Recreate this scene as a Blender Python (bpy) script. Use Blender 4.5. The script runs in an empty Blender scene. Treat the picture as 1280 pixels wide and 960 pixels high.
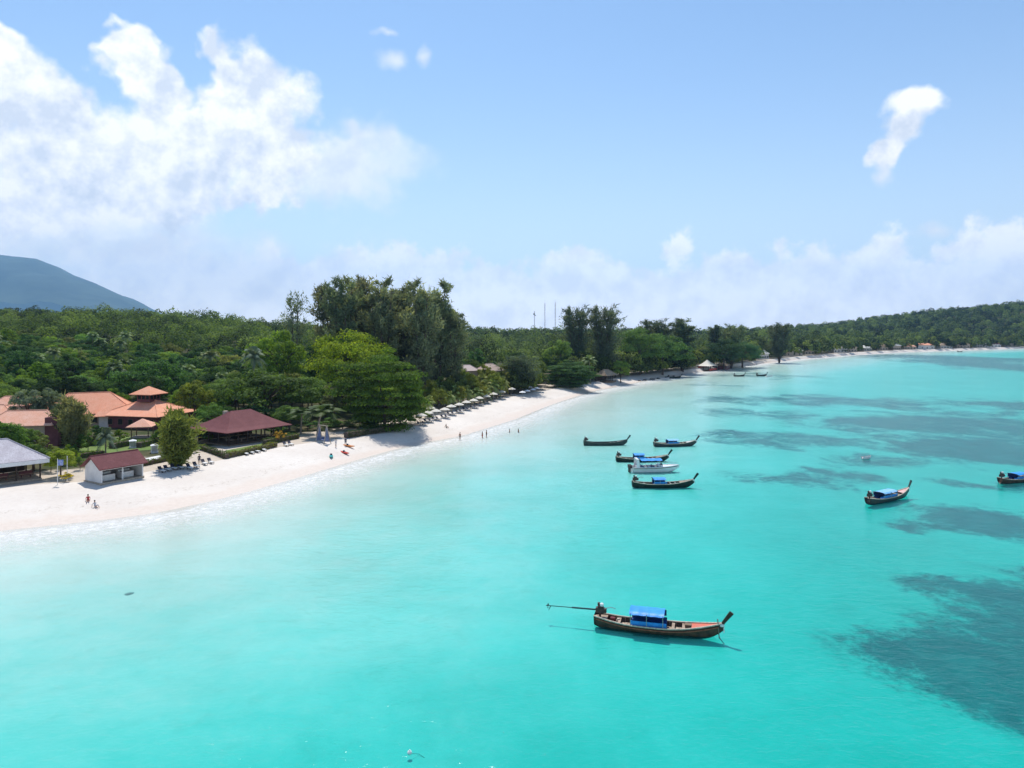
import bpy, bmesh, math, random
import numpy as np
from mathutils import Vector, Matrix

R = math.radians
rng = np.random.default_rng(7)
random.seed(7)
scene = bpy.context.scene
col = scene.collection

# ------------------------------------------------------------------ camera, sky, sun, exposure
F, HZ, H = 914.0, 412.0, 25.6            # focal length in px of a 1280 wide frame, horizon row, camera height
cam_d = bpy.data.cameras.new("camera")
cam_d.sensor_width = 36.0
cam_d.lens = 36.0 * F / 1280.0
cam_d.shift_y = -(480.0 - HZ) / 1280.0
cam_d.clip_start = 0.5
cam_d.clip_end = 60000
cam = bpy.data.objects.new("camera", cam_d)
cam.location = (0, 0, H)
cam.rotation_euler = (R(90), 0, 0)
col.objects.link(cam)
scene.camera = cam

SUN_EL, SUN_AZ = 63.0, -14.0             # azimuth: 0 is straight ahead (+Y), negative is to the left
SUN_STRENGTH, SKY_STRENGTH = 4.6, 0.135
sun_d = bpy.data.lights.new("sun", "SUN")
sun_d.energy = SUN_STRENGTH
sun_d.angle = R(0.53)
sun_d.color = (1.0, 0.955, 0.89)
sun = bpy.data.objects.new("sun", sun_d)
sdir = Vector((math.sin(R(SUN_AZ)) * math.cos(R(SUN_EL)), math.cos(R(SUN_AZ)) * math.cos(R(SUN_EL)), math.sin(R(SUN_EL))))
sun.rotation_euler = sdir.to_track_quat('Z', 'Y').to_euler()
sun.location = sdir * 500
col.objects.link(sun)

scene.view_settings.view_transform = 'Standard'
scene.view_settings.look = 'None'
scene.view_settings.gamma = 1.0
scene.view_settings.exposure = 0.08
scene.view_settings.use_curve_mapping = False
scene.render.engine = 'CYCLES'
scene.cycles.use_denoising = True
scene.cycles.max_bounces = 8
scene.cycles.diffuse_bounces = 2
scene.cycles.glossy_bounces = 2
scene.cycles.transmission_bounces = 4
scene.cycles.transparent_max_bounces = 12
scene.cycles.volume_bounces = 0


class NT:
    """tiny expression layer over a node tree"""
    def __init__(self, nt):
        self.nt = nt

    def n(self, t, **kw):
        nd = self.nt.nodes.new(t)
        for k, v in kw.items():
            setattr(nd, k, v)
        return nd

    def put(self, sock, v):
        if isinstance(v, bpy.types.NodeSocket):
            self.nt.links.new(v, sock)
        elif v is not None:
            if hasattr(sock.default_value, '__len__') and not hasattr(v, '__len__'):
                v = [v] * len(sock.default_value)
            if hasattr(v, '__len__') and len(sock.default_value) == 4 and len(v) == 3:
                v = (*v, 1.0)
            sock.default_value = v

    def m(self, op, a, b=None, c=None, clamp=False):
        nd = self.n('ShaderNodeMath', operation=op, use_clamp=clamp)
        for i, v in enumerate((a, b, c)):
            if v is not None:
                self.put(nd.inputs[i], v)
        return nd.outputs[0]

    def v(self, op, a, b=None, c=None, out=0):
        nd = self.n('ShaderNodeVectorMath', operation=op)
        self.put(nd.inputs[0], a)
        if b is not None:
            self.put(nd.inputs[3 if op == 'SCALE' else 1], b)
        if c is not None:
            self.put(nd.inputs[2], c)
        return nd.outputs[out]

    def noise(self, vec, scale, detail=4, rough=0.55, dist=0.0, out=0):
        nd = self.n('ShaderNodeTexNoise')
        self.put(nd.inputs['Vector'], vec)
        nd.inputs['Scale'].default_value = scale
        nd.inputs['Detail'].default_value = detail
        nd.inputs['Roughness'].default_value = rough
        nd.inputs['Distortion'].default_value = dist
        return nd.outputs[out]

    def ramp(self, f, a, b, c=0.0, d=1.0, smooth=True):
        nd = self.n('ShaderNodeMapRange')
        nd.interpolation_type = 'SMOOTHSTEP' if smooth else 'LINEAR'
        nd.clamp = True
        for i, v in enumerate((f, a, b, c, d)):
            self.put(nd.inputs[i], v)
        return nd.outputs[0]

    def mix(self, f, a, b, blend='MIX'):
        nd = self.n('ShaderNodeMix', data_type='RGBA', blend_type=blend)
        self.put(nd.inputs[0], f)
        self.put(nd.inputs[6], a)
        self.put(nd.inputs[7], b)
        return nd.outputs[2]

    def comb(self, x, y, z):
        nd = self.n('ShaderNodeCombineXYZ')
        for i, v in enumerate((x, y, z)):
            self.put(nd.inputs[i], v)
        return nd.outputs[0]


world = bpy.data.worlds.new("World")
scene.world = world
world.use_nodes = True
world.cycles.sampling_method = 'MANUAL'
world.cycles.sample_map_resolution = 256


def build_world():
    nt = world.node_tree
    nt.nodes.clear()
    k = NT(nt)
    out = k.n('ShaderNodeOutputWorld')
    bg = k.n('ShaderNodeBackground')
    sky = k.n('ShaderNodeTexSky')
    sky.sky_type = 'NISHITA'
    sky.sun_disc = False
    sky.sun_elevation = R(SUN_EL)
    sky.sun_rotation = R(SUN_AZ)
    sky.altitude = 0
    sky.air_density = 1.0
    sky.dust_density = 0.4
    sky.ozone_density = 1.6
    tc = k.n('ShaderNodeTexCoord')
    d = tc.outputs['Generated']
    sep = k.n('ShaderNodeSeparateXYZ')
    nt.links.new(d, sep.inputs[0])
    x, y, z = sep.outputs
    az = k.m('ARCTAN2', x, y)
    hl = k.m('SQRT', k.m('ADD', k.m('MULTIPLY', x, x), k.m('MULTIPLY', y, y)))
    el = k.m('DIVIDE', z, k.m('MAXIMUM', hl, 0.02))
    # warped position on the sky
    w1 = k.noise(d, 5.0, 4, 0.6, out=1)
    w2 = k.noise(d, 26.0, 2, 0.6, out=1)
    wv = k.v('ADD', k.v('SCALE', k.v('SUBTRACT', w1, (0.5, 0.5, 0.5)), 0.17), k.v('SCALE', k.v('SUBTRACT', w2, (0.5, 0.5, 0.5)), 0.055))
    pos = k.v('ADD', k.comb(az, el, 0.0), wv)
    pos = k.v('MULTIPLY', pos, (1, 1, 0))

    pos2 = k.v('MULTIPLY', k.v('ADD', k.comb(az, el, 0.0), k.v('SCALE', wv, 0.42)), (1, 1, 0))

    def field(blobs, smooth=0.25, pos=pos):
        acc = None
        for b in blobs:
            px, py, rx, ry = b[:4]
            a0 = math.atan((px - 640) / F)
            c = math.cos(a0)
            e0 = (HZ - py) / F * c
            ra, re = rx / F * c * c, ry / F * c
            q = k.v('MULTIPLY_ADD', pos, (1 / ra, 1 / re, 0), (-a0 / ra, -e0 / re, 0))
            f = k.m('SUBTRACT', 1.0, k.v('LENGTH', q, out=1))
            acc = f if acc is None else k.m('SMOOTH_MAX', acc, f, smooth)
        return acc

    def field_ae(blobs, smooth=0.25):
        acc = None
        for a0, e0, ra, re in blobs:
            q = k.v('MULTIPLY_ADD', pos, (1 / ra, 1 / re, 0), (-a0 / ra, -e0 / re, 0))
            f = k.m('SUBTRACT', 1.0, k.v('LENGTH', q, out=1))
            acc = f if acc is None else k.m('SMOOTH_MAX', acc, f, smooth)
        return acc

    cum = [(10, 95, 42, 55), (45, 130, 60, 60), (140, 38, 34, 30), (160, 90, 60, 42), (268, 68, 32, 42), (300, 125, 88, 62),
           (225, 165, 110, 62), (70, 210, 120, 95), (345, 185, 80, 52), (190, 215, 130, 60), (330, 232, 58, 22),
           (-60, 120, 90, 100), (-170, 190, 110, 90)]
    soft = [(60, 290, 190, 75), (190, 310, 190, 70), (440, 195, 90, 26), (-120, 280, 160, 90), (330, 330, 160, 55), (400, 212, 150, 50), (90, 300, 240, 90)]
    puffs = [(1142, 138, 44, 30), (1126, 168, 28, 30), (1106, 196, 26, 20)]
    wisps = [(1101, 222, 16, 24), (488, 80, 30, 20), (530, 80, 14, 18), (474, 46, 24, 10), (1160, 285, 30, 12)]
    r2 = random.Random(4)
    more = []
    for i in range(5):       # the same broken cumulus carries on round the rest of the sky
        a = R(65 + i * 52 + r2.uniform(-8, 8))
        if a > math.pi:
            a -= 2 * math.pi
        e = r2.uniform(0.16, 0.42)
        more += [(a, e, 0.13, 0.08), (a - 0.09, e - 0.03, 0.14, 0.06)]
    fb = k.m('SUBTRACT', k.noise(d, 15.0, 7, 0.62), 0.5)
    fb2 = k.m('SUBTRACT', k.noise(d, 4.2, 5, 0.55), 0.5)
    fcum = k.m('MAXIMUM', field(cum), field_ae(more))
    fcum = k.m('MAXIMUM', fcum, k.m('MULTIPLY_ADD', field(puffs, .3, pos2), 1.0, 0.02))
    fcum = k.m('MULTIPLY_ADD', fb, 1.15, fcum)
    acum = k.ramp(fcum, -0.06, 0.36)
    fsoft = k.m('MULTIPLY_ADD', fb2, 1.3, field(soft))
    fsoft = k.m('MULTIPLY_ADD', fb, 0.5, fsoft)
    asoft = k.m('MULTIPLY', k.ramp(fsoft, -0.15, 0.75), 0.8)
    fw = k.m('MULTIPLY_ADD', fb, 1.6, field(wisps, .2, pos2))
    asoft = k.m('MAXIMUM', asoft, k.m('MULTIPLY', k.ramp(fw, 0.0, 1.0), 0.75))
    # low bank of distant cumulus all round the horizon
    bx = k.noise(k.comb(az, 0.0, 0.0), 6.0, 2, 0.5)
    top = k.m('MULTIPLY_ADD', bx, 0.12, 0.055)
    wsep = k.n('ShaderNodeSeparateXYZ')
    nt.links.new(pos, wsep.inputs[0])
    fbank = k.m('SUBTRACT', 1.0, k.m('DIVIDE', k.m('MULTIPLY_ADD', wsep.outputs[1], 0.6, k.m('MULTIPLY', el, 0.4)), top))
    fbank = k.m('MULTIPLY_ADD', fb, 1.75, fbank)
    abank = k.m('MULTIPLY', k.ramp(fbank, 0.0, 0.26), 0.85)
    # cloud shading: relief against the sun, greyer bellies
    rel = k.m('SUBTRACT', k.noise(k.v('ADD', d, (-0.008, 0.0, 0.022)), 9.0, 5, 0.6), k.noise(d, 9.0, 5, 0.6))
    lit = k.m('MULTIPLY_ADD', rel, -6.0, 0.60, clamp=True)
    cc = k.mix(lit, (0.74, 0.81, 0.92), (1.14, 1.14, 1.14))
    cb = k.mix(lit, (1.02, 1.03, 1.09), (1.30, 1.29, 1.30))
    cs = k.mix(lit, (0.86, 0.90, 0.97), (1.02, 1.04, 1.06))
    skyc = k.v('MULTIPLY', k.v('SCALE', sky.outputs[0], SKY_STRENGTH), (0.93, 1.05, 1.09))   # white balance of the photograph
    # humid tropical air: pale veil growing toward the horizon
    veil = k.m('POWER', k.m('SUBTRACT', 1.0, k.m('MINIMUM', k.m('ABSOLUTE', el), 1.0)), 6.5)
    skyc = k.mix(k.m('MULTIPLY', veil, 0.80), skyc, (1.06, 1.07, 1.13))
    c = k.mix(abank, skyc, cb)
    c = k.mix(asoft, c, cs)
    c = k.mix(acum, c, cc)
    nt.links.new(c, bg.inputs[0])
    bg.inputs[1].default_value = 1.0
    nt.links.new(bg.outputs[0], out.inputs[0])


build_world()


# ------------------------------------------------------------------ helpers
def G(px, py, z=0.0):
    """a point of the place seen at a pixel of the 1280x960 photograph, standing at height z"""
    D = F * (H - z) / (py - HZ)
    return Vector(((px - 640) / F * D, D, z))


def at(px, D, z=0.0):
    return Vector(((px - 640) / F * D, D, z))


def mesh_np(name, verts, faces_list, attrs=None, smooth=False):
    """faces_list: list of int arrays (n,3) or (n,4)"""
    me = bpy.data.meshes.new(name)
    verts = np.asarray(verts, dtype=np.float32)
    me.vertices.add(len(verts))
    me.vertices.foreach_set('co', verts.ravel())
    loops, starts, n = [], [], 0
    for f in faces_list:
        f = np.asarray(f, dtype=np.int32)
        if len(f) == 0:
            continue
        kk = f.shape[1]
        loops.append(f.ravel())
        starts.append(n + np.arange(len(f), dtype=np.int32) * kk)
        n += f.size
    loops = np.concatenate(loops)
    starts = np.concatenate(starts)
    me.loops.add(len(loops))
    me.loops.foreach_set('vertex_index', loops)
    me.polygons.add(len(starts))
    me.polygons.foreach_set('loop_start', starts)
    me.update(calc_edges=True)
    for nm, arr in (attrs or {}).items():
        a = me.attributes.new(nm, 'FLOAT', 'POINT')
        a.data.foreach_set('value', np.asarray(arr, dtype=np.float32))
    if smooth:
        me.polygons.foreach_set('use_smooth', np.ones(len(starts), dtype=bool))
    me.validate()
    return me


def link(name, me, mat=None, parent=None, loc=None, rot=None, scale=None):
    o = bpy.data.objects.new(name, me)
    col.objects.link(o)
    if mat is not None and me is not None:
        if len(me.materials) == 0:
            me.materials.append(mat)
        elif me.materials[0] != mat:
            o.material_slots[0].link = 'OBJECT'
            o.material_slots[0].material = mat
    if parent:
        o.parent = parent
    if loc is not None:
        o.location = loc
    if rot is not None:
        o.rotation_euler = rot
    if scale is not None:
        o.scale = scale
    return o


def tag(o, label, cat, group=None, kind=None):
    o['label'] = label
    o['category'] = cat
    if group:
        o['group'] = group
    if kind:
        o['kind'] = kind
    return o


def struct(o):
    o['kind'] = 'structure'
    return o


def thing(name, label, cat, loc, rz=0.0, group=None):
    e = bpy.data.objects.new(name, None)
    e.empty_display_size = 0.3
    col.objects.link(e)
    e.location = loc
    e.rotation_euler = (0, 0, rz)
    return tag(e, label, cat, group)


class MB:
    """collects simple solids into one mesh"""
    def __init__(self):
        self.v, self.f = [], []

    def add(self, vs, fs):
        b = len(self.v)
        self.v += [tuple(p) for p in vs]
        self.f += [tuple(i + b for i in f) for f in fs]
        return self

    def box(self, c, s, rz=0.0, M=None):
        x, y, z = s[0] / 2, s[1] / 2, s[2] / 2
        vs = [Vector((a * x, b * y, d * z)) for d in (-1, 1) for a, b in ((-1, -1), (1, -1), (1, 1), (-1, 1))]
        m = Matrix.Translation(c) @ (M.to_4x4() if M else Matrix.Rotation(rz, 4, 'Z'))
        return self.add([m @ p for p in vs], [(3, 2, 1, 0), (4, 5, 6, 7), (0, 1, 5, 4), (1, 2, 6, 5), (2, 3, 7, 6), (3, 0, 4, 7)])

    def tube(self, pts, rad, n=8, cap=True):
        pts = [Vector(p) for p in pts]
        if not hasattr(rad, '__len__'):
            rad = [rad] * len(pts)
        vs, fs = [], []
        for i, p in enumerate(pts):
            t = (pts[min(i + 1, len(pts) - 1)] - pts[max(i - 1, 0)]).normalized()
            a = t.orthogonal().normalized() if abs(t.z) < 0.95 else Vector((1, 0, 0))
            a = (a - t * a.dot(t)).normalized()
            if i:
                a = (la - t * la.dot(t)).normalized()
            la = a
            b = t.cross(a)
            vs += [p + (a * math.cos(2 * math.pi * j / n) + b * math.sin(2 * math.pi * j / n)) * rad[i] for j in range(n)]
        for i in range(len(pts) - 1):
            for j in range(n):
                fs.append((i * n + j, i * n + (j + 1) % n, (i + 1) * n + (j + 1) % n, (i + 1) * n + j))
        if cap:
            fs.append(tuple(range(n))[::-1])
            fs.append(tuple(range((len(pts) - 1) * n, len(pts) * n)))
        return self.add(vs, fs)

    def lathe(self, prof, c=(0, 0, 0), n=16):
        vs, fs = [], []
        for r, z in prof:
            vs += [(c[0] + r * math.cos(2 * math.pi * j / n), c[1] + r * math.sin(2 * math.pi * j / n), c[2] + z) for j in range(n)]
        for i in range(len(prof) - 1):
            for j in range(n):
                fs.append((i * n + j, i * n + (j + 1) % n, (i + 1) * n + (j + 1) % n, (i + 1) * n + j))
        return self.add(vs, fs)

    def build(self, name, mat, parent=None, smooth=False, loc=None, rot=None):
        me = bpy.data.meshes.new(name)
        me.from_pydata(self.v, [], self.f)
        me.update()
        if smooth:
            me.polygons.foreach_set('use_smooth', np.ones(len(me.polygons), dtype=bool))
        return link(name, me, mat, parent, loc, rot)


# ------------------------------------------------------------------ materials
def mat(name, c, rough=0.7, var=0.15, scale=3.0, c2=None, bump=0.0, bscale=None, spec=0.3, metal=0.0):
    m = bpy.data.materials.new(name)
    m.use_nodes = True
    nt = m.node_tree
    k = NT(nt)
    b = nt.nodes['Principled BSDF']
    tc = k.n('ShaderNodeTexCoord')
    f = k.noise(tc.outputs['Object'], scale, 5, 0.6)
    if c2 is None:
        c2 = tuple(x * (1 - var * 1.6) for x in c)
    cc = k.mix(k.ramp(f, 0.3, 0.7), c, c2)
    nt.links.new(cc, b.inputs['Base Color'])
    b.inputs['Roughness'].default_value = rough
    b.inputs['Specular IOR Level'].default_value = spec
    b.inputs['Metallic'].default_value = metal
    if bump:
        bn = k.n('ShaderNodeBump')
        bn.inputs['Strength'].default_value = bump
        bn.inputs['Distance'].default_value = 0.05
        nt.links.new(k.noise(tc.outputs['Object'], bscale or scale * 6, 4), bn.inputs['Height'])
        nt.links.new(bn.outputs[0], b.inputs['Normal'])
    return m


def mat_roof(name, c, c2, pitch=0.33):
    """tiled roof: courses down the slope as relief, weathered tone"""
    m = bpy.data.materials.new(name)
    m.use_nodes = True
    nt = m.node_tree
    k = NT(nt)
    b = nt.nodes['Principled BSDF']
    tc = k.n('ShaderNodeTexCoord')
    o = tc.outputs['Object']
    f = k.noise(o, 0.55, 6, 0.65)
    f2 = k.noise(o, 5.0, 3, 0.6)
    cc = k.mix(k.ramp(f, 0.32, 0.68), c, c2)
    cc = k.mix(k.ramp(f2, 0.35, 0.75), cc, tuple(v * 0.84 for v in c))
    nt.links.new(cc, b.inputs['Base Color'])
    b.inputs['Roughness'].default_value = 0.8
    b.inputs['Specular IOR Level'].default_value = 0.2
    s = k.n('ShaderNodeSeparateXYZ')
    nt.links.new(o, s.inputs[0])
    saw = k.m('FRACT', k.m('DIVIDE', s.outputs[2], pitch * 0.45))
    bn = k.n('ShaderNodeBump')
    bn.inputs['Strength'].default_value = 0.7
    bn.inputs['Distance'].default_value = 0.06
    nt.links.new(saw, bn.inputs['Height'])
    nt.links.new(bn.outputs[0], b.inputs['Normal'])
    return m


def mat_leaf(name, rough=0.7, spec=0.10, trans=0.38, var=0.55):
    """foliage: the object's own colour, leaf tone per clump"""
    m = bpy.data.materials.new(name)
    m.use_nodes = True
    nt = m.node_tree
    nt.nodes.clear()
    k = NT(nt)
    out = k.n('ShaderNodeOutputMaterial')
    oi = k.n('ShaderNodeObjectInfo')
    at_ = k.n('ShaderNodeAttribute', attribute_name='tone')
    tone = at_.outputs['Fac']
    c = k.v('SCALE', oi.outputs['Color'], k.m('MULTIPLY_ADD', tone, 2 * var, 1 - var))
    c = k.mix(k.ramp(tone, 0.55, 1.0, 0.0, 0.45), c, k.v('MULTIPLY', c, (1.5, 1.2, 0.7)))
    b = k.n('ShaderNodeBsdfPrincipled')
    nt.links.new(c, b.inputs['Base Color'])
    b.inputs['Roughness'].default_value = rough
    b.inputs['Specular IOR Level'].default_value = spec
    t = k.n('ShaderNodeBsdfTranslucent')
    nt.links.new(k.v('MULTIPLY', c, (1.5, 1.5, 0.7)), t.inputs[0])
    mx = k.n('ShaderNodeMixShader')
    mx.inputs[0].default_value = trans
    nt.links.new(b.outputs[0], mx.inputs[1])
    nt.links.new(t.outputs[0], mx.inputs[2])
    nt.links.new(mx.outputs[0], out.inputs[0])
    return m


M = {}
M['leaf'] = mat_leaf('leaf')
M['leaf_far'] = mat_leaf('leaf_far', var=0.8)
M['needle'] = mat_leaf('needle', 0.8, 0.05, 0.35, 0.35)
M['frond'] = mat_leaf('frond', 0.55, 0.12, 0.22, 0.35)
M['bark'] = mat('bark', (0.16, 0.12, 0.09), 0.9, 0.3, 2.0, bump=0.6)
M['palm_bark'] = mat('palm_bark', (0.30, 0.26, 0.21), 0.9, 0.25, 2.0, bump=0.5)
M['terracotta'] = mat_roof('terracotta_tiles', (0.84, 0.36, 0.215), (0.87, 0.45, 0.30))
M['terracotta_pale'] = mat_roof('terracotta_pale_tiles', (0.84, 0.42, 0.28), (0.87, 0.53, 0.40))
M['maroon'] = mat_roof('maroon_tiles', (0.17, 0.058, 0.06), (0.22, 0.08, 0.08))
M['grey_roof'] = mat_roof('grey_roof_sheet', (0.50, 0.45, 0.48), (0.66, 0.62, 0.65))
M['thatch'] = mat_roof('thatch', (0.30, 0.22, 0.15), (0.42, 0.33, 0.24))
M['pale_roof'] = mat_roof('pale_roof_sheet', (0.62, 0.60, 0.58), (0.72, 0.70, 0.68))
M['white_wall'] = mat('white_plaster', (0.74, 0.72, 0.70), 0.85, 0.12, 0.8)
M['maroon_wall'] = mat('maroon_plaster', (0.20, 0.075, 0.08), 0.85, 0.2, 0.7)
M['cream_wall'] = mat('cream_plaster', (0.55, 0.45, 0.36), 0.85, 0.15, 0.7)
M['dark_wood'] = mat('dark_wood', (0.07, 0.045, 0.035), 0.7, 0.3, 3.0)
M['wood'] = mat('wood', (0.24, 0.16, 0.10), 0.75, 0.25, 4.0)
M['pale_wood'] = mat('pale_wood', (0.48, 0.40, 0.31), 0.8, 0.25, 4.0)
M['glass_dark'] = mat('window_glass', (0.02, 0.025, 0.03), 0.1, 0.1, 1.0, spec=0.5)
M['cushion'] = mat('white_cushion', (0.75, 0.74, 0.72), 0.9, 0.1, 3.0)
M['cushion_dark'] = mat('dark_cushion', (0.035, 0.035, 0.06), 0.8, 0.2, 3.0)
M['canvas_cream'] = mat('cream_canvas', (0.74, 0.69, 0.60), 0.9, 0.12, 2.0)
M['canvas_white'] = mat('white_canvas', (0.80, 0.80, 0.80), 0.9, 0.08, 2.0)
M['hull_dark'] = mat('dark_hull_paint', (0.12, 0.062, 0.038), 0.5, 0.3, 2.0, c2=(0.035, 0.026, 0.022))
M['strake'] = mat('red_brown_strake_paint', (0.34, 0.12, 0.06), 0.5, 0.3, 3.0)
M['hull_green'] = mat('dark_green_hull_paint', (0.02, 0.035, 0.03), 0.5, 0.3, 2.0)
M['hull_grey'] = mat('grey_green_hull_paint', (0.06, 0.085, 0.08), 0.6, 0.3, 2.0)
M['hull_brown'] = mat('brown_varnished_hull', (0.075, 0.04, 0.022), 0.45, 0.3, 2.0, c2=(0.035, 0.02, 0.014))
M['boat_wood'] = mat('worn_boat_boards', (0.42, 0.33, 0.25), 0.8, 0.35, 3.0, c2=(0.24, 0.17, 0.12))
M['boat_grey'] = mat('grey_boat_boards', (0.30, 0.30, 0.29), 0.8, 0.35, 3.0)
M['rail_pale'] = mat('pale_gunwale_paint', (0.66, 0.56, 0.44), 0.6, 0.25, 4.0)
M['red_deck'] = mat('red_orange_deck_paint', (0.62, 0.13, 0.07), 0.6, 0.2, 2.5, c2=(0.50, 0.16, 0.11))
M['tarp'] = mat('blue_tarpaulin', (0.035, 0.32, 0.82), 0.45, 0.15, 1.5, bump=0.5, bscale=5)
M['tarp_pale'] = mat('faded_blue_tarpaulin', (0.13, 0.42, 0.74), 0.55, 0.25, 1.5, c2=(0.30, 0.52, 0.72), bump=0.6, bscale=4)
M['hull_blue'] = mat('worn_blue_black_hull', (0.03, 0.045, 0.06), 0.5, 0.3, 2.0, c2=(0.07, 0.06, 0.05))
M['pink_deck'] = mat('faded_pink_deck', (0.60, 0.30, 0.27), 0.7, 0.3, 2.5, c2=(0.66, 0.50, 0.45))
M['tarp_navy'] = mat('navy_tarpaulin', (0.012, 0.06, 0.22), 0.5, 0.2, 1.5, bump=0.5, bscale=5)
M['engine'] = mat('engine_metal', (0.05, 0.045, 0.045), 0.5, 0.4, 8.0, c2=(0.12, 0.06, 0.05), metal=0.3)
M['steel'] = mat('galvanised_steel', (0.42, 0.44, 0.45), 0.4, 0.2, 6.0, metal=0.6)
M['shaft'] = mat('green_grey_shaft', (0.05, 0.10, 0.10), 0.4, 0.2, 6.0, metal=0.4)
M['gel_white'] = mat('white_gelcoat', (0.80, 0.80, 0.80), 0.2, 0.05, 1.0, spec=0.5)
M['stripe'] = mat('dark_red_stripe', (0.10, 0.025, 0.03), 0.4, 0.1, 1.0)
M['rope'] = mat('rope', (0.25, 0.23, 0.18), 0.9, 0.2, 9.0)
M['ribbon'] = mat('white_ribbon', (0.78, 0.76, 0.74), 0.9, 0.05, 4.0)
M['kayak_red'] = mat('red_kayak_plastic', (0.62, 0.06, 0.03), 0.35, 0.1, 1.0)
M['kayak_teal'] = mat('turquoise_kayak_plastic', (0.03, 0.42, 0.42), 0.35, 0.1, 1.0)
M['skin'] = mat('skin', (0.42, 0.24, 0.16), 0.6, 0.1, 5.0)
M['shorts'] = mat('dark_swim_shorts', (0.03, 0.04, 0.08), 0.8, 0.1, 5.0)
M['shirt'] = mat('pale_shirt', (0.6, 0.6, 0.62), 0.9, 0.1, 5.0)
M['hair'] = mat('dark_hair', (0.02, 0.014, 0.01), 0.7, 0.1, 8.0)
M['mast'] = mat('red_white_mast_paint', (0.30, 0.24, 0.25), 0.6, 0.2, 0.2)
M['rock'] = mat('dark_wet_rock', (0.22, 0.25, 0.22), 0.8, 0.4, 2.0, bump=0.6)
M['gold_cloth'] = mat('yellow_flowering_leaves', (0.62, 0.48, 0.05), 0.8, 0.3, 4.0)

# ------------------------------------------------------------------ coast
A45 = math.sqrt(0.5)


def uv(p):
    return ((p[0] + p[1]) * A45, (p[1] - p[0]) * A45)


def xy(u, v):
    return ((u - v) * A45, (u + v) * A45)


shore_px = [(0, 662), (60, 657), (130, 649), (200, 640), (280, 622), (350, 603), (420, 582), (490, 562), (530, 553), (575, 545), (640, 525), (690, 505), (740, 489),
            (800, 477), (860, 467), (940, 456), (1000, 449), (1060, 444), (1130, 440), (1280, 435.5)]
edge_px = [(0, 611), (60, 606), (130, 602), (200, 588), (270, 578), (350, 560), (430, 548), (500, 540), (545, 520), (600, 506), (640, 495), (690, 487), (740, 478), (790, 469.5),
           (860, 462), (940, 452.5), (1000, 446), (1060, 441.3), (1130, 437.6), (1280, 433.6)]
sp = np.array([uv(G(*p)) for p in shore_px])
sp = np.concatenate([[(-3000, 60), (-800, 95), (-250, 112), (-60, 115)], sp, [(1500, 120), (1900, -60), (2600, -500), (5000, -2600), (12000, -9500)]])
UU = np.linspace(-3000, 12000, 30001)
_g = np.interp(UU, sp[:, 0], sp[:, 1])
_k = np.exp(-np.linspace(-2.2, 2.2, 31) ** 2)
_g = np.convolve(np.pad(_g, 15, 'edge'), _k / _k.sum(), 'valid')


def shore(u):
    return np.interp(u, UU, _g)


ep = np.array([uv(G(p[0], p[1], 1.9)) for p in edge_px])
ew = np.maximum(ep[:, 1] - shore(ep[:, 0]), 3.5)


def beach_w(u):
    return np.interp(u, np.concatenate([[-3000, -100], ep[:, 0], [3000]]), np.concatenate([[17, 17], ew, [8]]))


def sstep(a, b, x):
    t = np.clip((np.asarray(x, dtype=float) - a) / (b - a), 0, 1)
    return t * t * (3 - 2 * t)


def vnoise(x, y, seed=0):
    x = np.asarray(x, dtype=float)
    y = np.asarray(y, dtype=float)
    xi, yi = np.floor(x).astype(np.int64), np.floor(y).astype(np.int64)
    xf, yf = x - xi, y - yi

    def h(a, b):
        n = (a * 374761393 + b * 668265263 + seed * 974634777) & 0x7fffffff
        n = ((n ^ (n >> 13)) * 1274126177) & 0x7fffffff
        return ((n ^ (n >> 16)) & 0xffff) / 65535.0
    s, t = xf * xf * (3 - 2 * xf), yf * yf * (3 - 2 * yf)
    return (h(xi, yi) * (1 - s) + h(xi + 1, yi) * s) * (1 - t) + (h(xi, yi + 1) * (1 - s) + h(xi + 1, yi + 1) * s) * t


def fbm(x, y, sc, oct=4, seed=0):
    a, s, r = 0.5, 1 / sc, 0
    for o in range(oct):
        r = r + a * vnoise(np.asarray(x) * s + 17.3 * o, np.asarray(y) * s - 9.1 * o, seed + o)
        a *= 0.5
        s *= 2.03
    return r / (1 - 0.5 ** oct)


def land_h(u, t):
    """height of the land t metres behind the waterline"""
    w = beach_w(u)
    s = np.clip(t / w, 0, 1)
    z = 1.9 * (0.25 * s + 0.75 * sstep(0.0, 1.0, s))
    z = z + 0.10 * sstep(w, w + 8, t)
    left = 1 - sstep(210, 420, u)
    z = z + left * (22 * sstep(85, 450, t) + 10 * sstep(450, 1200, t))
    mid = sstep(210, 420, u)
    z = z + mid * (1 - .6 * sstep(800, 1100, u)) * (6 * sstep(40, 400, t) + 3 * sstep(380, 900, t))
    X = (u - shore(u) - t) * A45
    z = z + sstep(700, 950, u) * np.interp(X, [200, 470, 640, 900, 1300, 2000], [2, 6, 15, 46, 80, 60]) * sstep(20, 300, t) * (1 - sstep(480, 1000, t))
    z = z + sstep(90, 200, t) * (fbm(u, t, 90, 3, 5) - 0.5) * 7
    z = z - mid * (1 - sstep(300, 600, X)) * 16 * sstep(700, 1300, t)
    return z


def opt_depth(u, t):
    """water depth (t negative offshore)"""
    d = -np.minimum(t, 0)
    nz = (fbm(u, t, 60, 3, 11) - 0.5)
    z = np.interp(d + nz * 14 * sstep(4, 30, d), [0, 3, 12, 25, 60, 95, 160, 400, 900, 3000, 9000], [0, 0.06, 0.24, 0.48, 1.4, 4.4, 5.6, 6.0, 8, 18, 40])
    z = z * (1 - 0.42 * sstep(60, 230, u) * sstep(3, 40, d) * (1 - sstep(500, 900, d)))
    return np.maximum(z, 0)


BED = 0.14   # apparent depth of the bottom seen through refracting water at this slant


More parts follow.
